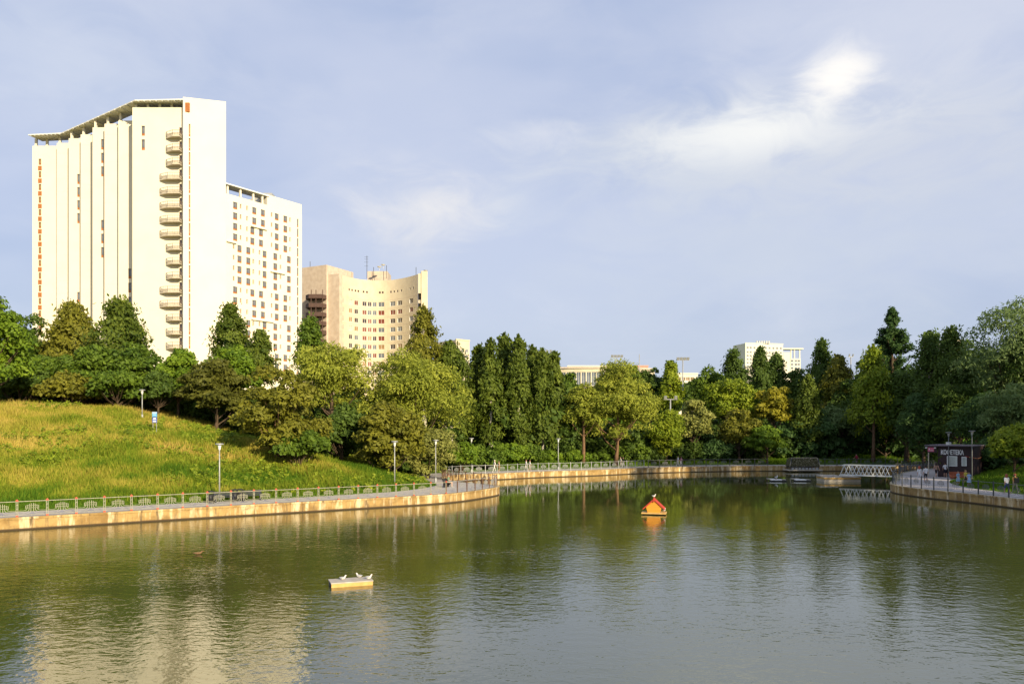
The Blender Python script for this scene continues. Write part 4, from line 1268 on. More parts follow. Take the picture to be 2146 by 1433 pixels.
# storey bands
bd = MB()
for r in range(12):
    z = ztop3 - 2.98 * r + 0.55
    for k in range(24):
        a, b = P3(L3 * k / 24, z, -0.012), P3(L3 * (k + 1) / 24, z, -0.012)
        bd.face([(a[0], a[1], a[2]), (b[0], b[1], b[2]), (b[0], b[1], b[2] + 0.10), (a[0], a[1], a[2] + 0.10)], M_PINKB)
bd.build('storey_bands', T3)
def slabbox(name, u0, D0, u1, D1, dep, z0, z1, m, root, o):
    a, b = Vector((px(u0, D0), D0, 0)), Vector((px(u1, D1), D1, 0)); t = (b - a).normalized(); n = Vector((-t.y, t.x, 0))
    q = [a, b, b + n * dep, a + n * dep]
    mb = MB(); mb.prism([(p.x - o.x, p.y - o.y) for p in q], z0 - o.z, z1 - o.z, m, M_ROOF); return mb.build(name, root)
slabbox('end_wall', 684.5, 258, 711, 256.0, 14, GZ1, Z3 + 0.3, M_PINKB, T3, o3)
slabbox('balcony_wing', 633, 262, 684.2, 257.0, 14, GZ1, 62.3, M_PINKB, T3, o3)
slabbox('end_pier', 883, 255, 896, 255.4, 14, GZ1, 59.8, M_BEIGE, T3, o3)
slabbox('loggia_back', 876.3, 257.5, 882.8, 257.5, 10, GZ1, Z3, M_PINKB, T3, o3)
slabbox('loggia_lintel', 876.4, 255.3, 882.7, 255.3, 2.0, 52.4, Z3 + 0.2, M_BEIGE, T3, o3)
slabbox('roof_block', 770, 268, 812, 268, 8, Z3 - 1, 62.4, M_PINKB, T3, o3)
slabbox('vent_stack', 727, 262, 736, 262, 2, Z3 - 1, 61.0, M_PINKB, T3, o3)
for k in range(9):
    z = 51.7 - 2.98 * k
    b = slabbox('loggia_parapet', 876.4, 255.5, 882.7, 255.5, 0.3, z - 2.6, z - 1.5, M_CONC, T3, o3)
for k in range(9):                                     # dark angular balconies
    z = 52.0 - 2.98 * k
    b = MB(); xl, xr = px(640, 256.5), px(683.6, 256.5)
    yb, yf = 256.8, 254.6
    q = [(xl, 261.2), (xl, yb), (xl + 1.6, yf), (xr - 1.2, yf), (xr, yb), (xr, 257.0)]
    b.prism([(p[0] - o3.x, p[1] - o3.y) for p in q], z - 1.35 - o3.z, z - o3.z, M_BALC)
    bo = b.build('balcony', T3)
for u in (652, 662, 676):
    b = MB(); b.box((0, 0, 0), (0.22, 0.22, 27), M_BALC); b.build('balcony_post', T3, (px(u, 254.9) - o3.x, 255.0 - o3.y, 40.0 - o3.z))
for (u, v0, v1, D) in [(769, 536, 572, 266), (783, 560, 572, 267), (810, 556, 572, 266), (650, 548, 558, 261), (872, 560, 574, 258)]:
    b = MB(); h = (v1 - v0) / FPX * D + 2.0
    b.tube([(0, 0, 0), (0, 0, h)], 0.09, M_BLACK, 5)
    if h > 5:
        for k in (0.55, 0.72, 0.85, 0.95): b.bar((-0.9, 0, h * k), (0.5, 0, h * k), 0.05, M_BLACK)
    b.build('antenna', T3, (px(u, D) - o3.x, D - o3.y, pz(v1, D) - 2.0 - o3.z))
for (u, v) in [(795, 562), (803, 558), (892, 570)]:
    b = MB(); b.tube([(0, 0, -1), (0, 0, 0.3)], 0.07, M_METAL, 5); b.lathe([(0.05, 0.2), (0.5, 0.28), (0.8, 0.55)], M_WHITE, 12); b.build('satellite_dish', T3, (px(u, 262) - o3.x, 262 - o3.y, pz(v, 262) - o3.z))
tag(T3, 'beige concave apartment block with dark angular balconies on its left wing', 'building')

# ---- smaller and far blocks
def plain_block(name, label, u0, u1, vt, D, dep, m, wrows=(), skew=0.0, gp=M_GLASS, cols_=(), base=9.0, ww=1.5, wh=1.4, extra=None):
    X0, X1 = px(u0, D), px(u1, D + skew)
    a, b = Vector((X0, D, 0)), Vector((X1, D + skew, 0)); L = (b - a).length; t = (b - a) / L; n = Vector((-t.y, t.x, 0))
    r = empty(name, (X0, D, base)); o = Vector(r.location)
    def P(s, z, k): p = a + t * s + n * k - o; return (p.x, p.y, z - o.z)
    zt = pz(vt, D)
    rects = []
    for v in wrows:
        for f in cols_:
            s = f * L; z = pz(v, D); rects.append((s - ww / 2, s + ww / 2, z - wh, z))
    mb = MB(); facade(mb, P, 0, L, base, zt, rects, 0.3, m)
    for (s0_, n0, s1_, n1) in ((0, 0, 0, dep), (L, 0, L, dep), (0, dep, L, dep)):
        mb.face([P(s0_, base, n0), P(s1_, base, n1), P(s1_, zt, n1), P(s0_, zt, n0)], m)
    mb.face([P(0, zt, 0), P(L, zt, 0), P(L, zt, dep), P(0, zt, dep)], M_ROOF)
    mb.build('wall', r)
    for q in rects: window(r, (0, 0, 0), P, q, 0.3, gp, M_FRAME, 1 if ww > 1.2 else 0, None, 0.12)
    b2 = MB(); b2.prism([P(-0.2, 0, -0.2)[:2], P(L + 0.2, 0, -0.2)[:2], P(L + 0.2, 0, 0.3)[:2], P(-0.2, 0, 0.3)[:2]], zt - o.z, zt + 0.5 - o.z, m); b2.build('parapet', r)
    tag(r, label, 'building')
    return r, P, L, zt
plain_block('tower_block', 'small pale block peeping over the trees left of the birch grove', 956, 984, 712, 340, 14, M_BEIGE, (730, 742, 754), 5.0, M_GLASS, (0.2, 0.5, 0.8))
r, P, L, zt = plain_block('apartment_block', 'distant white stepped block with a roof frame over the far wood', 1562, 1641, 719, 640, 20, M_TOWER2,
    (726, 735.5, 743, 750.5, 758, 765.5, 773), 8.0, M_GLASS, (0.06, 0.14, 0.24, 0.34, 0.44, 0.54, 0.64, 0.74, 0.84, 0.94), ww=1.9, wh=1.7)
o = Vector(r.location)
def stepb(u0, u1, vt):
    D = 648
    q = [(px(u0, D), D), (px(u1, D), D), (px(u1, D), D + 16), (px(u0, D), D + 16)]
    b = MB(); b.prism([(p[0] - o.x, p[1] - o.y) for p in q], 0, pz(vt, D) - o.z, M_TOWER2, M_ROOF); return b.build('stepped_wing', r)
stepb(1641.5, 1656, 738); stepb(1656.5, 1678, 751)
b = MB(); D = 648; zf = pz(730.5, D)
b.box(((px(1641, D) + px(1684, D)) / 2 - o.x, D + 4 - o.y, zf - o.z), (px(1684, D) - px(1641, D), 8, 1.0), M_TOWER2); b.build('roof_frame', r)
for u in (1659, 1666, 1677):
    b = MB(); z0 = pz(752 if u > 1656.5 else 740, D); b.box((px(u, D) - o.x, D + 1.5 - o.y, (z0 + zf) / 2 - o.z), (0.9, 0.9, zf - z0 - 1.0), M_TOWER2); b.build('frame_post', r)
for k in range(7):
    for u, vt in ((1660, 756), (1668, 756), (1674, 756)):
        if k < 3:
            b = MB(); b.box((px(u, D) - o.x, D - 0.05 - o.y, pz(vt + 7.5 * k, D) - o.z), (1.8, 0.15, 1.5), M_GLASS); b.build('window', r)
for k in range(6):
    b = MB(); b.box((px(1588 + 5 * k, 642) - o.x, 644 - o.y, zt + 1.2 - o.z), (1.2, 1.2, 2.2), M_METAL); b.build('roof_vent', r)

# stadium hall: curved glazed drum
SH = empty('sports_hall', (px(1240, 262), 262, 9)); oS = Vector(SH.location)
ctr = Vector((px(1245, 262), 300, 0)); RS = 37.0
def PSt(s, z, n): a = -math.pi / 2 + s / RS; return (ctr.x + (RS - n) * math.cos(a) - oS.x, ctr.y + (RS - n) * math.sin(a) - oS.y, z - oS.z)
zt = pz(771, 262)
rS = []
for k in range(-8, 9):
    s = k * 1.75; rS.append((s - 0.72, s + 0.72, zt - 6.0, zt - 1.3))
mb = MB(); facade(mb, PSt, -24, 24, 9, zt, rS, 0.3, M_BEIGE, None, ns=30)
mb.face([PSt(-24 + 48 * k / 24, zt - 0.02, 0) for k in range(25)], M_ROOF); mb.build('wall', SH)
for q in rS: window(SH, (0, 0, 0), PSt, q, 0.3, M_GLASS, M_FRAME, 1, None, 0.1)
mb = MB()
for k in range(30):
    a, b = -24 + 48 * k / 30, -24 + 48 * (k + 1) / 30
    mb.face([PSt(a, zt, -0.5), PSt(b, zt, -0.5), PSt(b, zt + 0.5, -0.5), PSt(a, zt + 0.5, -0.5)], M_PINKB)
    mb.face([PSt(a, zt + 0.5, -0.5), PSt(b, zt + 0.5, -0.5), PSt(b, zt + 0.5, 4), PSt(a, zt + 0.5, 4)], M_ROOF)
mb.build('cornice', SH)
tag(SH, 'beige sports hall with a curved glazed wall behind the round willow', 'building')
plain_block('low_building', 'long pale low building behind the sports hall', 1190, 1330, 768, 330, 20, M_TOWER2, (772,), 0.0, M_GLASSB, [0.1 * k + 0.05 for k in range(10)])
plain_block('low_building', 'pink low building right of the sports hall', 1328, 1358, 768, 300, 20, M_PINK, (772, 780), 0.0, M_GLASSW, (0.2, 0.5, 0.8))
plain_block('low_building', 'small cream building behind the floodlight mast', 1416, 1462, 784, 290, 20, M_TOWER2, (790,), 0.0, M_GLASSB, (0.15, 0.35, 0.55, 0.75))
plain_block('apartment_block', 'pale block just showing between the right bank treetops', 1990, 2020, 712, 420, 16, M_BEIGE, (718, 730), 3.0, M_GLASS, (0.25, 0.6))

# floodlight masts and thin poles
def mast(label, u, v0, v1, D, lamps=4, w=1.6):
    g = ground(px(u, D), D); z1 = pz(v0, D)
    r = empty('floodlight_mast', (px(u, D), D, g))
    b = MB(); b.tube([(0, 0, 0), (0, 0, z1 - g)], [0.22, 0.12], M_METAL, 8); b.build('pole', r, smooth=True)
    if lamps:
        b = MB(); b.box((0, 0, 0), (w * 1.6, 0.15, 0.12), M_METAL); b.build('crossbar', r, (0, 0, z1 - g - 0.06))
        for k in range(lamps):
            b = MB(); b.box((0, 0, 0), (w * 0.33, 0.25, 0.55), M_METAL, M=Matrix.Rotation(math.radians(25), 3, 'X')); b.build('floodlight', r, (-w * 0.6 + w * 1.2 * k / (lamps - 1), -0.2, z1 - g + 0.3))
    tag(r, label, 'mast', 'masts behind the far wood')
mast('white floodlight mast above the round willow', 1293, 748, 790, 215, 4, 2.2)
mast('floodlight mast rising beside the narrow light green linden', 1431, 754, 850, 175, 4, 1.9)
mast('thin bare pole between the sports hall and the pink building', 1340, 742, 800, 240, 0)
mast('thin pole left of the yellowish poplar', 1783, 747, 800, 180, 2, 0.7)
mast('floodlight mast half hidden in the birch grove', 1146, 738, 800, 190, 3, 1.6)
mast('low lamp mast with a flat head in front of the cream building', 1405, 836, 862, 152, 2, 1.7)

# ------------------------------------------------------------------ street furniture
def lamp(label, u, vb, h, m=M_METAL, deck=True, group='lamp posts round the pond', xyz=None, cup=False):
    p = xyz or (on_plane(u, vb, DECK) if deck else hit_ground(u, vb))
    r = empty('street_lamp', p)
    b = MB(); b.tube([(0, 0, -0.1), (0, 0, h * 0.5), (0, 0, h - 0.55)], [0.065, 0.055, 0.042], m, 10); b.build('pole', r, smooth=True)
    b = MB(); b.lathe([(0.13, 0), (0.13, 0.3), (0.10, 0.5), (0.075, 0.5)], m, 10); b.build('base_sleeve', r, smooth=True)
    b = MB(); b.lathe([(0.05, h - 0.57), (0.10, h - 0.50), (0.12, h - 0.28), (0.17, h - 0.14), (0.0, h - 0.14)], M_WHITE if not cup else M_METAL, 14); b.build('lantern', r, smooth=True)
    b = MB(); b.lathe([(0.0, h - 0.14), (0.33, h - 0.12), (0.36, h - 0.07), (0.30, h - 0.02), (0.0, h)], m, 16); b.build('shade', r, smooth=True)
    return tag(r, label, 'lamp', group)
lamp('lamp post beside the navy benches on the left promenade', 460, 1049, 4.85)
lamp('lamp post in front of the low leafy maple', 827, 1023, 4.85)
lamp('lamp post left of the person sitting on the bench', 913, 1010, 4.85)
lamp('lamp post whose head shows above the far bank shrubs', 988, 0, 4.85, xyz=Vector((px(988, 107), 107, DECK)))
lamp('lamp post on the far bank right of the birch grove', 1170, 984.5, 4.7)
lamp('thin lamp post on the hill top against the dark trees', 298, 0, 3.4, xyz=Vector((px(298, 89), 89, ground(px(298, 89), 89))))
lamp('lamp post in front of the cafe sign, carrying a small white plate', 1988, 1000, 5.7, M_RAILD, cup=True)
lamp('lamp post right of the cafe, nearest on the right quay', 2037, 1009, 5.9, M_RAILD, cup=True)
pl = on_plane(1988, 1000, DECK)
b = MB(); b.box((0, 0, 0), (0.62, 0.03, 0.33), M_WHITE); b.box((-0.02, -0.017, 0.02), (0.22, 0.006, 0.03), M_RAILD); b.box((0.17, -0.017, 0.0), (0.12, 0.006, 0.16), M_RAILD)
o_ = b.build('notice_plate', None, (pl.x - 0.05, pl.y - 0.07, pz(929, pl.y)))
tag(o_, 'small white notice plate on the cafe lamp post', 'sign')

def bench(label, loc, rz, m=M_NAVY, w=1.7):
    r = empty('bench', loc, rz)
    for s in (-1, 1):
        b = MB(); b.box((0, 0.02, 0.21), (0.09, 0.42, 0.42), m); b.bar((0, 0.18, 0.40), (0, 0.32, 0.88), 0.07, m); b.build('leg', r, (s * (w / 2 - 0.15), 0, 0))
    for k in range(4):
        b = MB(); b.box((0, 0, 0), (w, 0.095, 0.045), m); b.build('seat_slat', r, (0, -0.19 + k * 0.11, 0.445))
    for k in range(3):
        b = MB(); b.box((0, 0, 0), (w, 0.035, 0.10), m); b.build('back_slat', r, (0, 0.20 + k * 0.04, 0.56 + k * 0.13))
    return tag(r, label, 'bench', 'benches on the left promenade')
def litter_bin(label, loc):
    r = empty('litter_bin', loc)
    b = MB(); b.lathe([(0.0, 0.12), (0.19, 0.12), (0.22, 0.75), (0.20, 0.75), (0.18, 0.2), (0, 0.2)], M_BLACK, 14); b.build('bucket', r, smooth=True)
    b = MB()
    for s in (-1, 1): b.box((s * 0.26, 0, 0.5), (0.05, 0.05, 1.0), M_BLACK)
    b.box((0, 0, 0.99), (0.57, 0.06, 0.05), M_BLACK); b.build('stand', r)
    b = MB(); b.lathe([(0.24, 0.94), (0.20, 1.02), (0.0, 1.06)], M_BLACK, 14); b.build('lid', r, smooth=True)
    return tag(r, label, 'litter bin', 'litter bins by the benches')
ang = math.atan2(7.5, 11.3)
bp1, bp2 = on_plane(470, 1052, DECK), on_plane(528, 1048.5, DECK)
bench('navy slatted bench left of the two dark bins', bp1, ang); bench('navy slatted bench right of the two dark bins', bp2, ang)
litter_bin('dark litter bin left of the navy benches', on_plane(441, 1054.5, DECK))
litter_bin('left one of the two dark bins between the navy benches', on_plane(492, 1050.5, DECK))
litter_bin('right one of the two dark bins between the navy benches', on_plane(503, 1049.8, DECK))
bp3 = on_plane(937, 1020, DECK)
bench('dark bench with a person sitting on it by the inlet', bp3, math.radians(78), M_BLACK, 1.6)

# blue sign on the hill
M_SKYB = surf('sign_light_blue', (0.10, 0.36, 0.68), (0.09, 0.32, 0.62), 2, 0.4)
M_DKB = surf('sign_dark_blue', (0.05, 0.10, 0.42), (0.045, 0.09, 0.36), 2, 0.4)
sp = hit_ground(324, 909)
r = empty('information_sign', sp)
kk = sp.y / FPX
for s in (-1, 1):
    b = MB(); b.tube([(0, 0, -0.2), (0, 0, 46 * kk)], 0.03, M_METAL, 6); b.build('post', r, (s * 0.19, 0.03, 0))
b = MB(); b.box((0, 0, 0), (10 * kk, 0.04, 10.5 * kk), M_SKYB); p1_ = b.build('panel', r, (0, 0, 40.5 * kk)); p1_['label'] = 'light blue upper panel'
b = MB(); b.box((0, -0.025, 3.6 * kk), (9.4 * kk, 0.006, 1.5 * kk), M_WHITE); b.box((0, -0.025, -1.0 * kk), (7 * kk, 0.006, 4.0 * kk), surf('sign_pale', (0.30, 0.58, 0.82), None, 2, 0.4)); b.build('print', p1_)
b = MB(); b.box((0, 0, 0), (10 * kk, 0.04, 11.5 * kk), M_DKB); p2_ = b.build('panel', r, (0, 0, 28.8 * kk)); p2_['label'] = 'dark blue lower panel'
b = MB()
b.face([(-3.8 * kk, -0.024, 1.0 * kk), (3.8 * kk, -0.024, 1.0 * kk), (2.4 * kk, -0.024, 4.3 * kk), (-2.0 * kk, -0.024, 4.3 * kk)], M_WHITE); b.box((0, -0.025, -2.6 * kk), (7 * kk, 0.006, 3.0 * kk), M_WHITE); b.build('print', p2_)
tag(r, 'blue two panel sign on posts in the yellow meadow', 'sign')

# ------------------------------------------------------------------ things on the water
M_WOODO = surf('orange_boards', (0.75, 0.33, 0.035), (0.62, 0.25, 0.03), 3, 0.6, stretch=(0.6, 3, 6))
M_WOODR = surf('red_roof_boards', (0.50, 0.055, 0.03), (0.38, 0.045, 0.03), 3, 0.6)
M_WOODL = surf('pale_boards', (0.62, 0.40, 0.14), (0.50, 0.31, 0.10), 4, 0.7)
M_GREYW = surf('weathered_boards', (0.50, 0.46, 0.40), (0.30, 0.27, 0.23), 3, 0.85, stretch=(0.5, 4, 1), detail=8)
M_GREYD = surf('dark_boards', (0.10, 0.10, 0.11), (0.06, 0.06, 0.07), 3, 0.85)
wp = on_plane(1371, 1077, 0)
r = empty('duck_house', wp, math.radians(-14))
for k in range(6):
    b = MB(); b.box((0, 0, 0), (1.95, 0.235, 0.09), M_WOODL); b.build('raft_board', r, (0, -0.61 + k * 0.245, 0.13))
b = MB()
for y in (-0.5, 0.5): b.tube([(-0.9, y, 0.03), (0.9, y, 0.03)], 0.075, M_BLACK, 8)
b.build('float', r)
zb_, zr = 0.18, 1.17
def halfw(z):
    t = (z - zb_) / 0.42
    if t < 1: return 0.50 + 0.12 * t
    return max(0.62 * (1 - (z - 0.60) / (zr - 0.60)), 0.03)
nb_ = 9
for side in (-1, 1):
    for k in range(nb_):
        za, zc_ = zb_ + (zr - zb_) * k / nb_, zb_ + (zr - zb_) * (k + 1) / nb_ - 0.012
        b = MB(); wa, wb_ = halfw(za), halfw(zc_); y = side * 0.42
        for yy in (y - 0.02, y + 0.02): b.face([(-wa, yy, za), (wa, yy, za), (wb_, yy, zc_), (-wb_, yy, zc_)], M_WOODO)
        for (xa_, xb_) in ((-wa, -wb_), (wa, wb_)): b.face([(xa_, y - 0.02, za), (xa_, y + 0.02, za), (xb_, y + 0.02, zc_), (xb_, y - 0.02, zc_)], M_WOODO)
        b.face([(-wa, y - 0.02, za), (wa, y - 0.02, za), (wa, y + 0.02, za), (-wa, y + 0.02, za)], M_WOODO)
        b.face([(-wb_, y - 0.02, zc_), (wb_, y - 0.02, zc_), (wb_, y + 0.02, zc_), (-wb_, y + 0.02, zc_)], M_WOODO)
        b.build('gable_board', r)
for s in (-1, 1):
    b = MB(); b.face([(s * 0.50, -0.40, zb_), (s * 0.50, 0.40, zb_), (s * 0.62, 0.40, 0.60), (s * 0.62, -0.40, 0.60)], M_GREYD); b.build('side_wall', r)
    b = MB(); b.bar((s * 0.0, 0, zr + 0.07), (s * 0.86, 0, 0.45), 1.0, M_WOODR, 0.04)
    ro = b.build('roof_slope', r)
    for y in (-0.50, 0.50):
        b = MB(); b.bar((0, 0, zr + 0.075), (s * 0.88, 0, 0.435), 0.05, M_WOODR, 0.075); b.build('barge_board', ro, (0, y, 0))
b = MB(); b.box((0, 0, 0), (0.10, 1.06, 0.07), M_WOODR); b.build('ridge', r, (0, 0, zr + 0.13))
b = MB(); b.box((0, -0.535, zr - 0.02), (0.09, 0.03, 0.26), M_WOODR); b.build('finial', r)
tag(r, 'orange wooden duck house with a red roof floating on the pond', 'duck house')
HOUSE = r

wp2 = on_plane(735, 1224, 0)
RP = empty('raft', wp2, math.radians(21))
for k in range(5):
    b = MB(); b.box((0, 0, 0), (1.84, 0.185, 0.05), M_GREYW); b.build('deck_board', RP, (0, -0.38 + k * 0.19, 0.185))
b = MB(); b.box((0, 0, 0), (1.80, 0.06, 0.16), M_WOODL); b.build('front_beam', RP, (0, -0.43, 0.075))
b = MB(); b.box((0, 0, 0), (1.80, 0.06, 0.16), M_WOODL); b.build('rear_beam', RP, (0, 0.43, 0.075))
for s in (-1, 1):
    b = MB(); b.box((0, 0, 0), (0.06, 0.78, 0.17), M_GREYD); b.build('side_beam', RP, (s * 0.87, 0, 0.070))  # dark colour stands in for the shade on the raft's sides
tag(RP, 'low grey plank raft with resting gulls in the near water', 'raft')

M_GULLW = surf('feather_white', (0.72, 0.70, 0.66), (0.62, 0.60, 0.56), 8, 0.7)
M_GULLG = surf('feather_grey', (0.34, 0.35, 0.37), (0.28, 0.29, 0.31), 8, 0.7)
M_BEAK = surf('beak', (0.55, 0.22, 0.05), None, 8, 0.5)
M_DUCKB = surf('feather_brown', (0.22, 0.13, 0.06), (0.13, 0.08, 0.04), 9, 0.8)
def bird(name, label, loc, rz, mb_=M_GULLW, mw=M_GULLG, legs=True, sc=1.0, group=None):
    r = empty(name, loc, rz)
    b = MB(); z0 = 0.16 if legs else 0.05
    b.tube([(-0.20, 0, z0 + 0.06), (-0.13, 0, z0 + 0.04), (-0.03, 0, z0 + 0.02), (0.07, 0, z0 + 0.05), (0.125, 0, z0 + 0.13), (0.14, 0, z0 + 0.18), (0.165, 0, z0 + 0.195), (0.19, 0, z0 + 0.19), (0.215, 0, z0 + 0.18)], [0.012, 0.05, 0.085, 0.075, 0.042, 0.045, 0.045, 0.022, 0.008], mb_, 10)
    b.build('body', r, smooth=True)
    b = MB(); b.tube([(0.20, 0, z0 + 0.185), (0.25, 0, z0 + 0.17)], [0.013, 0.004], M_BEAK, 6); b.build('beak', r)
    for s in (-1, 1):
        b = MB(); b.tube([(0.06, s * 0.065, z0 + 0.08), (-0.06, s * 0.08, z0 + 0.07), (-0.18, s * 0.045, z0 + 0.075), (-0.25, s * 0.02, z0 + 0.08)], [0.02, 0.04, 0.025, 0.006], mw, 8); b.build('wing', r, smooth=True)
        if legs:
            b = MB(); b.tube([(-0.01, s * 0.035, z0 - 0.03), (0.0, s * 0.035, 0.012)], 0.008, M_BEAK, 5); b.box((0.02, s * 0.035, 0.006), (0.06, 0.035, 0.01), M_BEAK); b.build('leg', r)
    r.scale = (sc, sc, sc)
    return tag(r, label, 'bird', group)
def rp(x, y, z): return RP.matrix_basis @ Vector((x, y, z))
bird('gull', 'gull with bright head at the left end of the plank raft', rp(-0.32, 0.1, 0.225), 0.15, legs=False, sc=0.72, group='gulls on the raft')
bird('gull', 'gull standing near the rear right corner of the plank raft', rp(0.42, 0.34, 0.225), 2.9, legs=False, sc=0.72, group='gulls on the raft')
bird('gull', 'gull at the very right end of the plank raft', rp(0.78, -0.15, 0.225), 0.3, legs=False, sc=0.72, group='gulls on the raft')
bird('gull', 'white gull on the ridge of the orange duck house', HOUSE.matrix_basis @ Vector((0.0, -0.3, zr + 0.175)), 0.2, sc=0.8)
bird('gull', 'white gull standing on the float right of the duck house wall', HOUSE.matrix_basis @ Vector((0.80, -0.3, 0.175)), -1.2, M_GULLW, M_GULLW, sc=1.0)
bird('duck', 'brown duck swimming alone off the left quay', on_plane(416, 1161, 0), 0.3, M_DUCKB, M_DUCKB, False, 1.2).scale.z = 0.7

def float_boat(label, u, v, w):
    p = on_plane(u, v, 0); r = empty('float', p, math.radians(-3))
    b = MB(); b.box((0, 0, 0.20), (w, 0.9, 0.13), M_WHITE); b.build('deck', r)
    b = MB()
    for y in (-0.32, 0.32): b.tube([(-w / 2 - 0.1, y, 0.06), (-w / 2, y, 0.05), (w / 2 + 0.5, y, 0.05), (w / 2 + 0.75, y, 0.12)], [0.04, 0.10, 0.10, 0.03], M_BLACK, 8)
    b.build('hull', r, smooth=True)
    b = MB(); b.box((w / 2 + 0.3, 0.05, 0.22), (0.55, 0.8, 0.06), M_GREYW); b.build('step', r)
    b = MB(); b.box((-w / 2 + 0.2, 0.75, 0.28), (1.0, 0.6, 0.08), M_GREYW); b.build('rear_board', r)
    return tag(r, label, 'float', 'small floats before the far quay')
float_boat('small white edged float with a gull, left of the pair before the netted hut', 1626, 1008, 1.35)
float_boat('small white edged float, right of the pair before the netted hut', 1677, 1008, 1.35)
g_ = on_plane(1626, 1008, 0)
bird('gull', 'white gull resting on the left small float', (g_.x + 0.1, g_.y + 0.1, 0.27), 0.4, sc=1.3)

# pontoon and truss footbridge
r = empty('pontoon', (px(1757, 101.5), 101.5, 0))
b = MB(); b.box((0, 0, 0.17), (4.75, 2.6, 0.34), M_CONC); b.build('hull', r)
b = MB(); b.box((0, -1.315, 0.36), (4.85, 0.05, 0.10), M_GREYD); b.build('fender', r)
b = MB(); b.box((0, 0, 0.47), (4.8, 2.7, 0.22), M_WOODL); b.build('deck_edge', r)
for k in range(9):
    b = MB(); b.box((0, 0, 0), (4.8, 0.29, 0.04), M_GREYW); b.build('deck_board', r, (0, -1.2 + k * 0.30, 0.60))
b = MB(); b.box((-1.3, 0.5, 0.71), (2.4, 1.4, 0.18), M_GREYW); b.build('step', r)
tag(r, 'floating pontoon with grey deck at the left end of the white footbridge', 'pontoon')
ba, bb = Vector((px(1760, 100.6), 100.6, 0.86)), Vector((48.9, 97.0, 0.92))
dv = bb - ba; BL = dv.length; r = empty('footbridge', ba, math.atan2(dv.y, dv.x))
M_BRW = surf('bridge_white', (0.70, 0.72, 0.70), (0.58, 0.60, 0.58), 4, 0.55)
for y in (-0.65, 0.65):
    for (z, nm) in ((0.05, 'bottom_chord'), (1.36, 'top_chord')):
        b = MB(); x0_ = 0.0 if z < 1 else 0.35; b.bar((x0_, y, z), (BL - (0 if z < 1 else 0.2), y, z), 0.09, M_BRW, 0.11); b.build(nm, r)
    n = 6; off = 0.0 if y < 0 else 0.35
    for k in range(n):
        xa_, xb_ = 0.15 + off + (BL - 0.9) * k / n, 0.15 + off + (BL - 0.9) * (k + 1) / n; xm_ = (xa_ + xb_) / 2
        b = MB(); b.bar((xa_, y, 0.1), (xm_, y, 1.32), 0.075, M_BRW); b.build('diagonal', r)
        b = MB(); b.bar((xm_, y, 1.32), (xb_, y, 0.1), 0.075, M_BRW); b.build('diagonal', r)
for k in range(int(BL / 0.3)):
    b = MB(); b.box((0.15 + k * 0.3, 0, 0.0), (0.28, 1.18, 0.05), M_GREYW); b.build('deck_board', r)
tag(r, 'white steel truss footbridge from the right quay to the pontoon', 'footbridge')

# hut under camouflage netting
r = empty('netted_hut', (px(1682, 124.3), 124.3, 0))
M_NET = attr_ramp_mat('camouflage_scrim', [(0, (0.05, 0.055, 0.02)), (0.5, (0.13, 0.12, 0.06)), (0.8, (0.26, 0.23, 0.13)), (1, (0.50, 0.46, 0.34))], 0.15, 0.9)
b = MB(); b.box((0, 0, 0.30), (5.6, 2.4, 0.16), M_CONC); b.build('stage', r)
for (x, y) in ((-2.2, -0.95), (2.2, -0.95), (-2.2, 0.95), (2.2, 0.95)):
    b = MB(); b.box((0, 0, 0), (0.10, 0.10, 1.85), M_GREYD); b.build('post', r, (x, y, 1.30))
for k in range(8):
    b = MB(); b.box((-1.95 + k * 0.56, -0.98, 0.55), (0.40, 0.05, 0.30), M_METAL); b.build('rail_panel', r)
b = MB(); b.box((0, 0, 0.83), (4.7, 2.0, 0.10), M_GREYD); b.build('floor_beam', r)
rng = np.random.default_rng(77)
t_ = MB(); wb2, wt2, z0_, z1_ = 2.45, 2.05, 0.95, 2.28
cs = [(-wb2, -1.05, z0_), (wb2, -1.05, z0_), (wt2, -0.75, z1_), (-wt2, -0.75, z1_), (-wb2, 1.05, z0_), (wb2, 1.05, z0_), (wt2, 0.75, z1_), (-wt2, 0.75, z1_)]
M_NETB = surf('net_cloth', (0.11, 0.105, 0.05), (0.07, 0.065, 0.03), 3, 0.95)
for q in ((0, 1, 2, 3), (4, 5, 6, 7), (0, 3, 7, 4), (1, 2, 6, 5), (3, 2, 6, 7)): t_.face([cs[i] for i in q], M_NETB)
net = t_.build('net_cover', r)
nn_ = 2600; a_, c_ = rng.random(nn_), rng.random(nn_)
w_ = wb2 + (wt2 - wb2) * c_
Cn = np.stack([(a_ * 2 - 1) * w_, -1.07 + 0.30 * c_ + rng.normal(0, 0.02, nn_), z0_ + (z1_ - z0_) * c_], -1)
Nn_ = np.tile([0, -1, 0.3], (nn_, 1))
me = leaf_mesh('scrim', Cn, Nn_, 0.10, 0.45, rng.random(nn_) ** 1.3, M_NET, rng, 0.9)
so = obj('scrim_strips', me, net); so['kind'] = 'stuff'
for (a, c) in ((3, 2), (0, 3), (1, 2)):
    b = MB(); b.bar(cs[a], cs[c], 0.07, M_CONC); b.build('hem_rope', net, (0, -0.03, 0.02))
tag(r, 'low hut draped in camouflage netting on the far quay', 'hut')

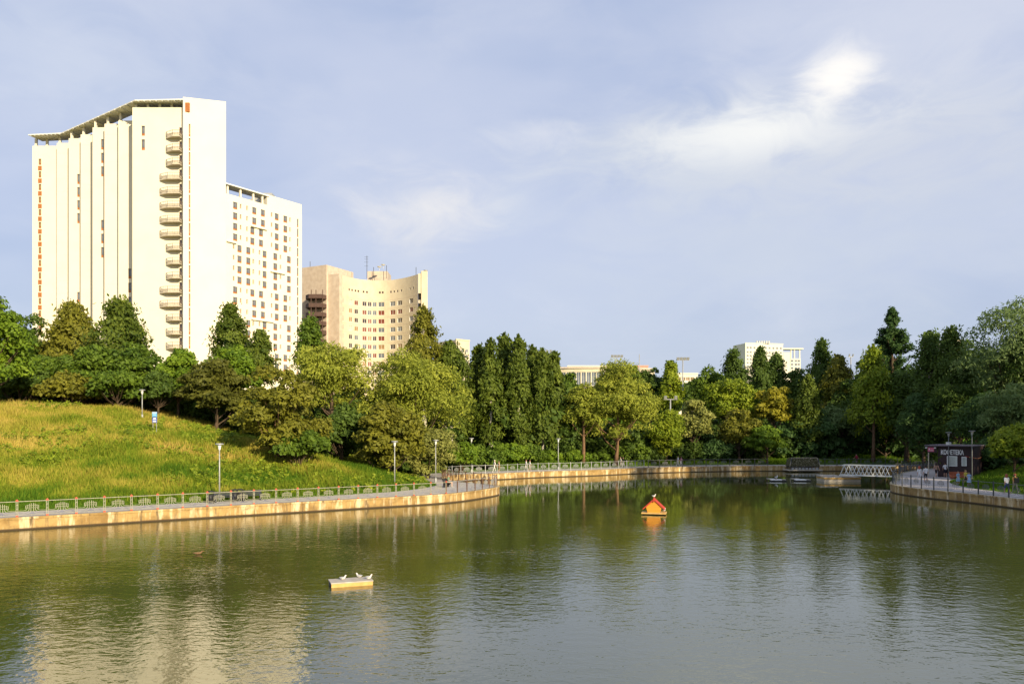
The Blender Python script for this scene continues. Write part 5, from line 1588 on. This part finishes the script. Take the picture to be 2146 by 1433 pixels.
# ------------------------------------------------------------------ cafe kiosk
M_KIOSK = surf('kiosk_brown', (0.045, 0.026, 0.026), (0.034, 0.020, 0.021), 2, 0.65, stretch=(1, 1, 6))
M_KIOSKE = surf('kiosk_trim', (0.16, 0.13, 0.15), (0.12, 0.10, 0.11), 2, 0.5)
M_PINKS = surf('pink_sign', (0.55, 0.13, 0.20), (0.48, 0.11, 0.18), 2, 0.5)
M_MENU = surf('menu_print', (0.55, 0.58, 0.52), (0.47, 0.50, 0.45), 5, 0.5)
kc_ = Vector((px(2041, 94.5), 94.5, DECK - 0.05))
fr_dir = Vector((0.74, -0.67, 0)).normalized(); sd_dir = Vector((0.67, 0.74, 0))
KW = 4.0
a_k = math.atan2(fr_dir.y, fr_dir.x)
K0 = kc_ - fr_dir * KW
KR = empty('cafe_kiosk', K0, a_k)                     # local x along the front, y into the kiosk
KH = 3.95
nbd = 17
for k in range(nbd):                                   # horizontal cladding boards, front and right side
    z = 0.12 + (KH - 0.12) * k / nbd; h = (KH - 0.12) / nbd - 0.015
    b = MB(); b.box((KW / 2, 0, z + h / 2), (KW, 0.05, h), M_KIOSK); b.build('front_board', KR)
    b = MB(); b.box((KW + 0.028, 3.5, z + h / 2), (0.05, 7.05, h), M_KIOSK); b.build('side_board', KR)
b = MB(); b.box((KW / 2, 3.55, KH / 2), (KW - 0.02, 7.0, KH - 0.05), M_BLACK); b.build('core', KR)
b = MB(); b.box((KW / 2 - 0.6, 3.3, KH + 0.08), (KW + 1.6, 7.8, 0.14), M_KIOSKE); b.build('roof', KR)
b = MB(); b.box((-0.55, -0.30, KH - 0.42), (1.05, 0.06, 0.80), M_KIOSK); b.build('awning_fascia', KR)
b = MB(); b.box((-0.55, 0.9, KH - 0.04), (1.05, 2.4, 0.07), M_KIOSK); b.build('awning', KR)
b = MB(); b.box((-1.0, -0.25, (KH - 0.8) / 2), (0.10, 0.10, KH - 0.8), M_CONC); b.build('awning_post', KR)
b = MB(); b.box((-0.72, -0.345, KH - 0.42), (0.72, 0.03, 0.55), M_PINKS); pk = b.build('hanging_sign', KR)
b = MB(); b.box((-0.90, -0.364, KH - 0.40), (0.10, 0.006, 0.20), M_WHITE); b.box((-0.62, -0.364, KH - 0.55), (0.36, 0.006, 0.05), M_MENU); b.build('print', pk)
for x in (-1.22, -0.22):
    b = MB(); b.tube([(x - 0.11, -0.45, KH - 0.22), (x + 0.11, -0.45, KH - 0.20)], 0.075, M_WHITE, 8); b.build('spotlight', KR)
cu = bpy.data.curves.new('cafe_name', 'FONT'); cu.body = "КОФЕТЕКА"; cu.size = 0.78; cu.extrude = 0.02; cu.align_x = 'CENTER'; cu.space_character = 1.0; cu.offset = 0.03
tob = bpy.data.objects.new('tmp_text', cu); COL.objects.link(tob)
bpy.context.view_layer.update()
tme = bpy.data.meshes.new_from_object(tob.evaluated_get(bpy.context.evaluated_depsgraph_get()))
bpy.data.objects.remove(tob)
tme.materials.clear(); tme.materials.append(M_WHITE)
xsz = [v.co.x for v in tme.vertices]; sxt = 2.55 / (max(xsz) - min(xsz))
lt = obj('name_lettering', tme, KR, (1.62, -0.05, KH - 1.02), (math.radians(90), 0, 0), (sxt, 1.0, 1.0))
for (x, w, z, h) in ((1.62, 1.15, 1.45, 1.28), (2.95, 0.55, 1.52, 1.15)):
    b = MB(); b.box((x, -0.06, z + h / 2), (w, 0.06, h), M_WHITE); mbo = b.build('menu_board', KR)
    b = MB(); b.box((x, -0.094, z + h / 2), (w - 0.12, 0.008, h - 0.12), M_MENU)
    b.build('sheet', mbo)
    b = MB()
    for k in range(9):
        b.box((x - w * 0.06, -0.101, z + h - 0.17 - k * (h - 0.26) / 9), (w * (0.70 if k % 3 else 0.55), 0.005, 0.022), M_RAILD)
    b.build('print', mbo)
tag(KR, 'dark brown cafe kiosk with white name lettering and menu boards', 'kiosk')
# string of coloured bulbs
M_BULBR = surf('bulb_red', (0.75, 0.10, 0.05), (0.62, 0.08, 0.04), 8, 0.3)
M_BULBY = surf('bulb_yellow', (0.75, 0.55, 0.20), None, 8, 0.3)
M_BULBB = surf('bulb_blue', (0.06, 0.08, 0.75), None, 8, 0.3)
r = empty('bulb_string', KR.location, a_k)
pts = []
for k in range(27):
    t = k / 26; y = -0.12 + 7.0 * max(0, t - 0.22) / 0.78; x = 3.0 + min(t / 0.22, 1) * 1.12
    pts.append(Vector((x, y, 2.78 - 0.42 * math.sin(math.pi * t) + 0.25 * t)))
b = MB(); b.tube(pts, 0.008, M_BLACK, 4); b.build('cable', r)
for k in range(1, 26):
    b = MB(); m_ = M_BULBR if k % 3 else M_BULBY
    if k > 22: m_ = M_BULBB
    b.lathe([(0.0, -0.09), (0.05, -0.06), (0.055, -0.02), (0.02, 0.02)], m_, 8, pts[k]); b.build('bulb', r)
tag(r, 'sagging string of red and blue bulbs along the kiosk side', 'string lights')
M_RUSTB = surf('rust_planter', (0.36, 0.11, 0.05), (0.26, 0.08, 0.04), 4, 0.7)
for (u, lab) in ((2000, 'left rust red tub chair below the large menu board'), (2014.5, 'right rust red tub chair below the small menu board')):
    p = Vector((px(u, 92.8), 92.8 + (2008 - u) * 0.03, DECK)); r = empty('tub_chair', p, a_k)
    b = MB(); b.lathe([(0.0, 0.06), (0.34, 0.06), (0.42, 0.48), (0.36, 0.48), (0.32, 0.40), (0.0, 0.38)], M_RUSTB, 14); b.build('seat', r, smooth=True)
    b = MB()
    for k in range(9):
        a = math.pi * (0.02 + 0.96 * k / 8); a2 = math.pi * (0.02 + 0.96 * (k + 1) / 8)
        if k < 8:
            q = [(0.40 * math.cos(a), 0.40 * math.sin(a)), (0.40 * math.cos(a2), 0.40 * math.sin(a2)), (0.46 * math.cos(a2), 0.46 * math.sin(a2)), (0.46 * math.cos(a), 0.46 * math.sin(a))]
            b.prism(q, 0.40, 0.86, M_RUSTB)
    b.build('backrest', r)
    for a in (0.8, 2.3, 3.9, 5.5):
        b = MB(); b.tube([(0.24 * math.cos(a), 0.24 * math.sin(a), 0), (0.24 * math.cos(a), 0.24 * math.sin(a), 0.1)], 0.025, M_BLACK, 6); b.build('leg', r)
    tag(r, lab, 'chair', 'tub chairs by the kiosk')

# ------------------------------------------------------------------ people
CM = {}
def cloth(c):
    if c not in CM: CM[c] = surf('cloth_%d' % len(CM), c, tuple(x * 0.85 for x in c), 6, 0.85)
    return CM[c]
M_SKIN = surf('skin', (0.52, 0.31, 0.22), (0.46, 0.27, 0.19), 6, 0.6)
M_SHOE = surf('shoe', (0.55, 0.54, 0.52), (0.42, 0.41, 0.40), 6, 0.6)
M_EYE = surf('eye_dark', (0.02, 0.02, 0.02), None, 6, 0.4)
M_LIP = surf('lip', (0.38, 0.14, 0.12), None, 6, 0.6)

def person(label, loc, rz, H=1.72, pose='stand', top=(0.7, 0.7, 0.7), low=(0.05, 0.06, 0.1), hair=(0.05, 0.03, 0.02), legs='shorts', sleeves=True, longhair=False, dress=False, group=None, seed=0):
    rr = random.Random(seed)
    J = {}
    sit = pose == 'sit'
    hz_ = 0.52 if not sit else 0.30
    lean = {'stand': 0.0, 'walk': 0.02, 'run': 0.07, 'sit': 0.03}[pose]
    J['pelvis'] = (0, 0, hz_); J['belly'] = (0, -lean * 0.5, hz_ + 0.09); J['chest'] = (0, -lean, hz_ + 0.21); J['neck'] = (0, -lean * 1.2, hz_ + 0.315)
    J['head'] = (0, -lean * 1.4 - 0.005, hz_ + 0.375); J['crown'] = (0, -lean * 1.5, hz_ + 0.445)
    st = {'stand': 0.02, 'walk': 0.12, 'run': 0.22, 'sit': 0}[pose]
    for s, n in ((-1, 'L'), (1, 'R')):
        f = st * s
        J['sh' + n] = (s * 0.105, -lean, hz_ + 0.285)
        if sit:
            J['el' + n] = (s * 0.135, -0.06, hz_ + 0.13); J['wr' + n] = (s * 0.05, -0.17, hz_ + 0.12); J['ha' + n] = (s * 0.03, -0.20, hz_ + 0.14)
            J['hip' + n] = (s * 0.055, 0, hz_ - 0.01); J['kn' + n] = (s * 0.07, -0.24, hz_ + 0.0); J['an' + n] = (s * 0.07, -0.26, 0.035); J['to' + n] = (s * 0.075, -0.345, 0.018)
        else:
            bend = 0.10 if pose == 'run' else 0.02
            J['el' + n] = (s * 0.135, f * 0.5 - lean + 0.01, hz_ + 0.11); J['wr' + n] = (s * 0.14, f * 0.8 - bend - 0.02, hz_ - 0.02 + bend * 0.9); J['ha' + n] = (s * 0.135, f * 0.85 - bend * 1.3 - 0.03, hz_ - 0.07 + bend * 1.1)
            J['hip' + n] = (s * 0.052, 0, hz_ - 0.03); J['kn' + n] = (s * 0.055, -f * 0.6 - 0.015, 0.28); J['an' + n] = (s * 0.055, -f + (0.06 if f < 0 else 0), 0.04 + (0.05 if (pose == 'run' and f < 0) else 0)); J['to' + n] = (s * 0.065, -f - 0.085, 0.018)
    rad = {'pelvis': 0.075, 'belly': 0.068, 'chest': 0.082, 'neck': 0.032, 'head': 0.056, 'crown': 0.048, 'sh': 0.040, 'el': 0.024, 'wr': 0.017, 'ha': 0.022, 'hip': 0.055, 'kn': 0.036, 'an': 0.025, 'to': 0.022}
    E = [('pelvis', 'belly'), ('belly', 'chest'), ('chest', 'neck'), ('neck', 'head'), ('head', 'crown')]
    for n in 'LR': E += [('chest', 'sh' + n), ('sh' + n, 'el' + n), ('el' + n, 'wr' + n), ('wr' + n, 'ha' + n), ('pelvis', 'hip' + n), ('hip' + n, 'kn' + n), ('kn' + n, 'an' + n), ('an' + n, 'to' + n)]
    names = list(J); ix = {n: i for i, n in enumerate(names)}
    me = bpy.data.meshes.new('skel'); me.from_pydata([tuple(c * H for c in J[n]) for n in names], [(ix[a], ix[b]) for a, b in E], [])
    tmp = bpy.data.objects.new('tmp_body', me); COL.objects.link(tmp)
    md = tmp.modifiers.new('skin', 'SKIN'); md.use_smooth_shade = True
    for n, sv in zip(names, me.skin_vertices[0].data):
        k = rad.get(n) or rad[n[:-1]]
        flat = 0.72 if n in ('pelvis', 'belly', 'chest') else 1.0
        sv.radius = (k * H, k * H * flat); sv.use_root = (n == 'pelvis')
    md2 = tmp.modifiers.new('sub', 'SUBSURF'); md2.levels = 1; md2.render_levels = 1
    bpy.context.view_layer.update()
    body = bpy.data.meshes.new_from_object(tmp.evaluated_get(bpy.context.evaluated_depsgraph_get()))
    bpy.data.objects.remove(tmp)
    body.materials.clear()
    mt, ml, msk = cloth(top), cloth(low), M_SKIN
    for m in (msk, mt, ml, M_SHOE): body.materials.append(m)
    segs = []
    for a, b_ in E:
        if a in ('neck', 'head'): k = 0
        elif (a, b_) == ('chest', 'neck') or b_ in ('belly', 'chest') or b_[:2] == 'sh': k = 1
        elif b_[:2] == 'el': k = 1 if sleeves else 0
        elif b_[:2] in ('wr', 'ha'): k = 0
        elif b_[:3] == 'hip' or b_[:2] == 'kn': k = 2
        elif b_[:2] == 'an': k = 2 if legs == 'long' else 0
        else: k = 3
        segs.append((Vector(J[a]) * H, Vector(J[b_]) * H, k))
    for f in body.polygons:
        c = Vector(f.center); best = (1e9, 0)
        for a, b_, k in segs:
            d = b_ - a; t = max(0, min(1, (c - a).dot(d) / max(d.length_squared, 1e-9))); q = (c - a - d * t).length
            if q < best[0]: best = (q, k, t)
        f.material_index = best[1]
    r = empty('person', loc, rz)
    bo = obj('body', body, r)
    hm = MB()                                           # fingers and thumb on both hands
    for s, n in ((-1, 'L'), (1, 'R')):
        h0 = Vector(J['ha' + n]) * H; dr = (h0 - Vector(J['wr' + n]) * H).normalized(); sd = dr.cross(Vector((1, 0, 0))).normalized()
        for k, ln in enumerate((0.065, 0.075, 0.078, 0.06)):
            base = h0 + sd * (k - 1.5) * 0.021
            hm.tube([base, base + dr * ln * 0.6, base + dr * ln + Vector((-s * 0.012, 0, 0))], [0.010, 0.009, 0.006], M_SKIN, 5)
        hm.tube([h0 - dr * 0.03 - sd * 0.03, h0 + dr * 0.01 - sd * 0.055, h0 + dr * 0.04 - sd * 0.055], [0.011, 0.010, 0.007], M_SKIN, 5)
    hm.build('fingers', r)
    hc = Vector(J['head']) * H * 0.45 + Vector(J['crown']) * H * 0.55; R = 0.062 * H
    fm = MB(); fy = hc.y - R * 0.98
    for s in (-1, 1):
        fm.box((s * R * 0.36, fy + 0.006, hc.z - R * 0.05), (0.022, 0.012, 0.010), M_EYE)
        fm.box((s * R * 0.98, hc.y, hc.z - R * 0.1), (0.018, 0.035, 0.055), M_SKIN)
    fm.box((0, fy - 0.004, hc.z - R * 0.28), (0.020, 0.026, 0.034), M_SKIN); fm.box((0, fy + 0.008, hc.z - R * 0.62), (0.040, 0.012, 0.010), M_LIP)
    fm.build('face', r)
    hb = MB(); mh = cloth(hair)
    n, base = 10, None
    prof = [(0.0, 1.16), (0.55, 1.0), (0.92, 0.62), (1.08, 0.15), (1.0, -0.35 if not longhair else -1.2), (0.8, -0.6 if not longhair else -2.2)]
    for i, (q, z) in enumerate(prof):
        for k in range(n + 1):
            a = math.radians(-25 + 230 * k / n) if i > 1 else math.radians(-90 + 360 * k / n)
            hb.v.append((hc.x + q * R * math.cos(a), hc.y + q * R * math.sin(a) * 1.05 + 0.006, hc.z + z * R))
    kmat = hb.mi(mh)
    for i in range(len(prof) - 1):
        for k in range(n): hb.f.append((i * (n + 1) + k, i * (n + 1) + k + 1, (i + 1) * (n + 1) + k + 1, (i + 1) * (n + 1) + k)); hb.m.append(kmat)
    hb.build('hair', r, smooth=True)
    if dress:
        d = MB(); d.lathe([(0.078 * H, 0.66 * H), (0.07 * H, 0.60 * H), (0.095 * H, 0.50 * H), (0.125 * H, 0.36 * H), (0.14 * H, 0.26 * H)], mt, 16); d.build('skirt', r, smooth=True)
    return tag(r, label, 'person', group)
GP = 'people on the promenade'
AW = math.pi                                            # facing away from the viewer
W_ = (0.72, 0.72, 0.72)
def dk(u, v): return on_plane(u, v, DECK)
person('person with red hair, white top and white trousers by the cafe', dk(1927, 1010.5), AW, 1.85, 'walk', W_, (0.70, 0.70, 0.72), (0.45, 0.10, 0.06), 'long', True, True, seed=1, group=GP)
person('person in white printed shirt and dark shorts beside the red haired one', dk(1940, 1010), AW, 1.9, 'stand', (0.75, 0.75, 0.76), (0.03, 0.03, 0.035), (0.03, 0.025, 0.02), seed=2, group=GP)
person('person with bare arms and black shorts near the kiosk awning', dk(1962, 1000), 2.2, 1.85, 'walk', (0.32, 0.19, 0.14), (0.03, 0.02, 0.02), (0.05, 0.03, 0.03), sleeves=False, longhair=True, seed=3, group=GP)
person('person in white shirt and dark shorts facing the kiosk', dk(1981, 999.5), AW - 0.4, 1.85, 'stand', W_, (0.02, 0.022, 0.035), (0.06, 0.04, 0.03), seed=4, group=GP)
person('person in dark blue next to the kiosk lamp post', dk(1990.5, 999), AW, 1.85, 'stand', (0.07, 0.10, 0.20), (0.03, 0.04, 0.09), (0.10, 0.06, 0.04), 'long', seed=5, group=GP)
person('child in light blue dungarees and pale shirt behind the dark railing', dk(2008, 1015), 0.3, 1.45, 'stand', (0.30, 0.45, 0.62), (0.30, 0.45, 0.62), (0.30, 0.20, 0.12), seed=6, dress=True, group=GP)
person('blond child in a yellow top behind the dark railing', dk(2024, 1015), 0.2, 1.6, 'stand', (0.60, 0.48, 0.08), (0.05, 0.03, 0.03), (0.55, 0.38, 0.16), longhair=True, seed=7, group=GP)
person('dark haired child in a light blue dress beside the yellow top', dk(2031, 1018), -0.2, 1.5, 'stand', (0.34, 0.48, 0.72), (0.34, 0.48, 0.72), (0.03, 0.02, 0.02), dress=True, seed=8, group=GP)
person('person in white shirt and navy shorts walking away at far right', dk(2110, 1034), AW, 1.85, 'walk', W_, (0.05, 0.08, 0.20), (0.30, 0.10, 0.05), longhair=True, seed=9, group=GP)
person('person in orange top with black bag and khaki trousers at far right', dk(2127.5, 1033), AW, 1.85, 'walk', (0.62, 0.34, 0.10), (0.30, 0.27, 0.20), (0.28, 0.08, 0.05), 'long', seed=10, group=GP)
b = MB(); pb_ = dk(2127.5, 1033); b.box((0, 0, 0), (0.36, 0.18, 0.48), M_BLACK); b.tube([(-0.12, 0.05, 0.22), (-0.13, 0.2, 0.40), (-0.12, 0.26, 0.2)], 0.02, M_BLACK, 5); b.tube([(0.12, 0.05, 0.22), (0.13, 0.2, 0.40), (0.12, 0.26, 0.2)], 0.02, M_BLACK, 5)
tag(b.build('backpack', None, (pb_.x, pb_.y - 0.22, DECK + 1.22)), 'black backpack on the back of the person in orange', 'backpack')
person('person all in white with a cap on the sunlit far promenade', dk(1036, 990.3), 1.8, 1.8, 'walk', (0.75, 0.74, 0.72), (0.66, 0.64, 0.60), (0.62, 0.58, 0.50), 'long', seed=11, group=GP)
person('person in a beige top beside the one all in white', dk(1045.5, 990), 1.9, 1.65, 'stand', (0.62, 0.42, 0.28), (0.40, 0.26, 0.16), (0.10, 0.05, 0.03), seed=12, group=GP)
person('left one of the pair in white shirts on the far promenade', dk(1102, 988.3), 1.5, 1.75, 'walk', (0.72, 0.70, 0.68), (0.62, 0.60, 0.56), (0.12, 0.05, 0.03), 'long', seed=13, group=GP)
person('right one of the pair in white shirts on the far promenade', dk(1110, 988.3), 1.7, 1.68, 'walk', (0.75, 0.74, 0.72), (0.60, 0.52, 0.45), (0.16, 0.06, 0.04), seed=14, group=GP)
person('person in pale clothes of the couple before the dark shrubs', dk(1301, 979.8), -1.5, 1.75, 'walk', (0.60, 0.55, 0.48), (0.38, 0.34, 0.28), (0.08, 0.05, 0.03), 'long', seed=15, group=GP)
person('person in black top of the couple before the dark shrubs', dk(1306.5, 979.8), -1.6, 1.72, 'walk', (0.03, 0.03, 0.035), (0.50, 0.48, 0.46), (0.04, 0.03, 0.02), 'long', seed=16, group=GP)
person('person in white of the shaded couple on the far promenade', dk(1420.5, 977.5), 1.6, 1.75, 'walk', (0.72, 0.72, 0.74), (0.55, 0.55, 0.58), (0.06, 0.04, 0.03), 'long', seed=17, group=GP)
person('person in pink and white of the shaded couple on the far promenade', dk(1427, 977.5), 1.6, 1.7, 'walk', (0.58, 0.28, 0.34), (0.66, 0.62, 0.64), (0.10, 0.04, 0.03), 'long', True, True, seed=18, group=GP)
rp_ = (px(1796, 133.2), 133.2); 
person('runner in a dark red top on the wood path', (rp_[0], rp_[1], ground(*rp_)), -1.1, 1.75, 'run', (0.32, 0.02, 0.06), (0.06, 0.015, 0.04), (0.20, 0.12, 0.08), seed=19, group=GP)
sp_ = Matrix.Translation(bp3) @ Matrix.Rotation(math.radians(78), 4, 'Z') @ Vector((0.1, -0.06, -0.02))
person('person in a green shirt sitting on the dark bench', sp_, math.radians(78), 1.72, 'sit', (0.16, 0.26, 0.16), (0.42, 0.36, 0.24), (0.14, 0.06, 0.04), seed=20, group=GP)
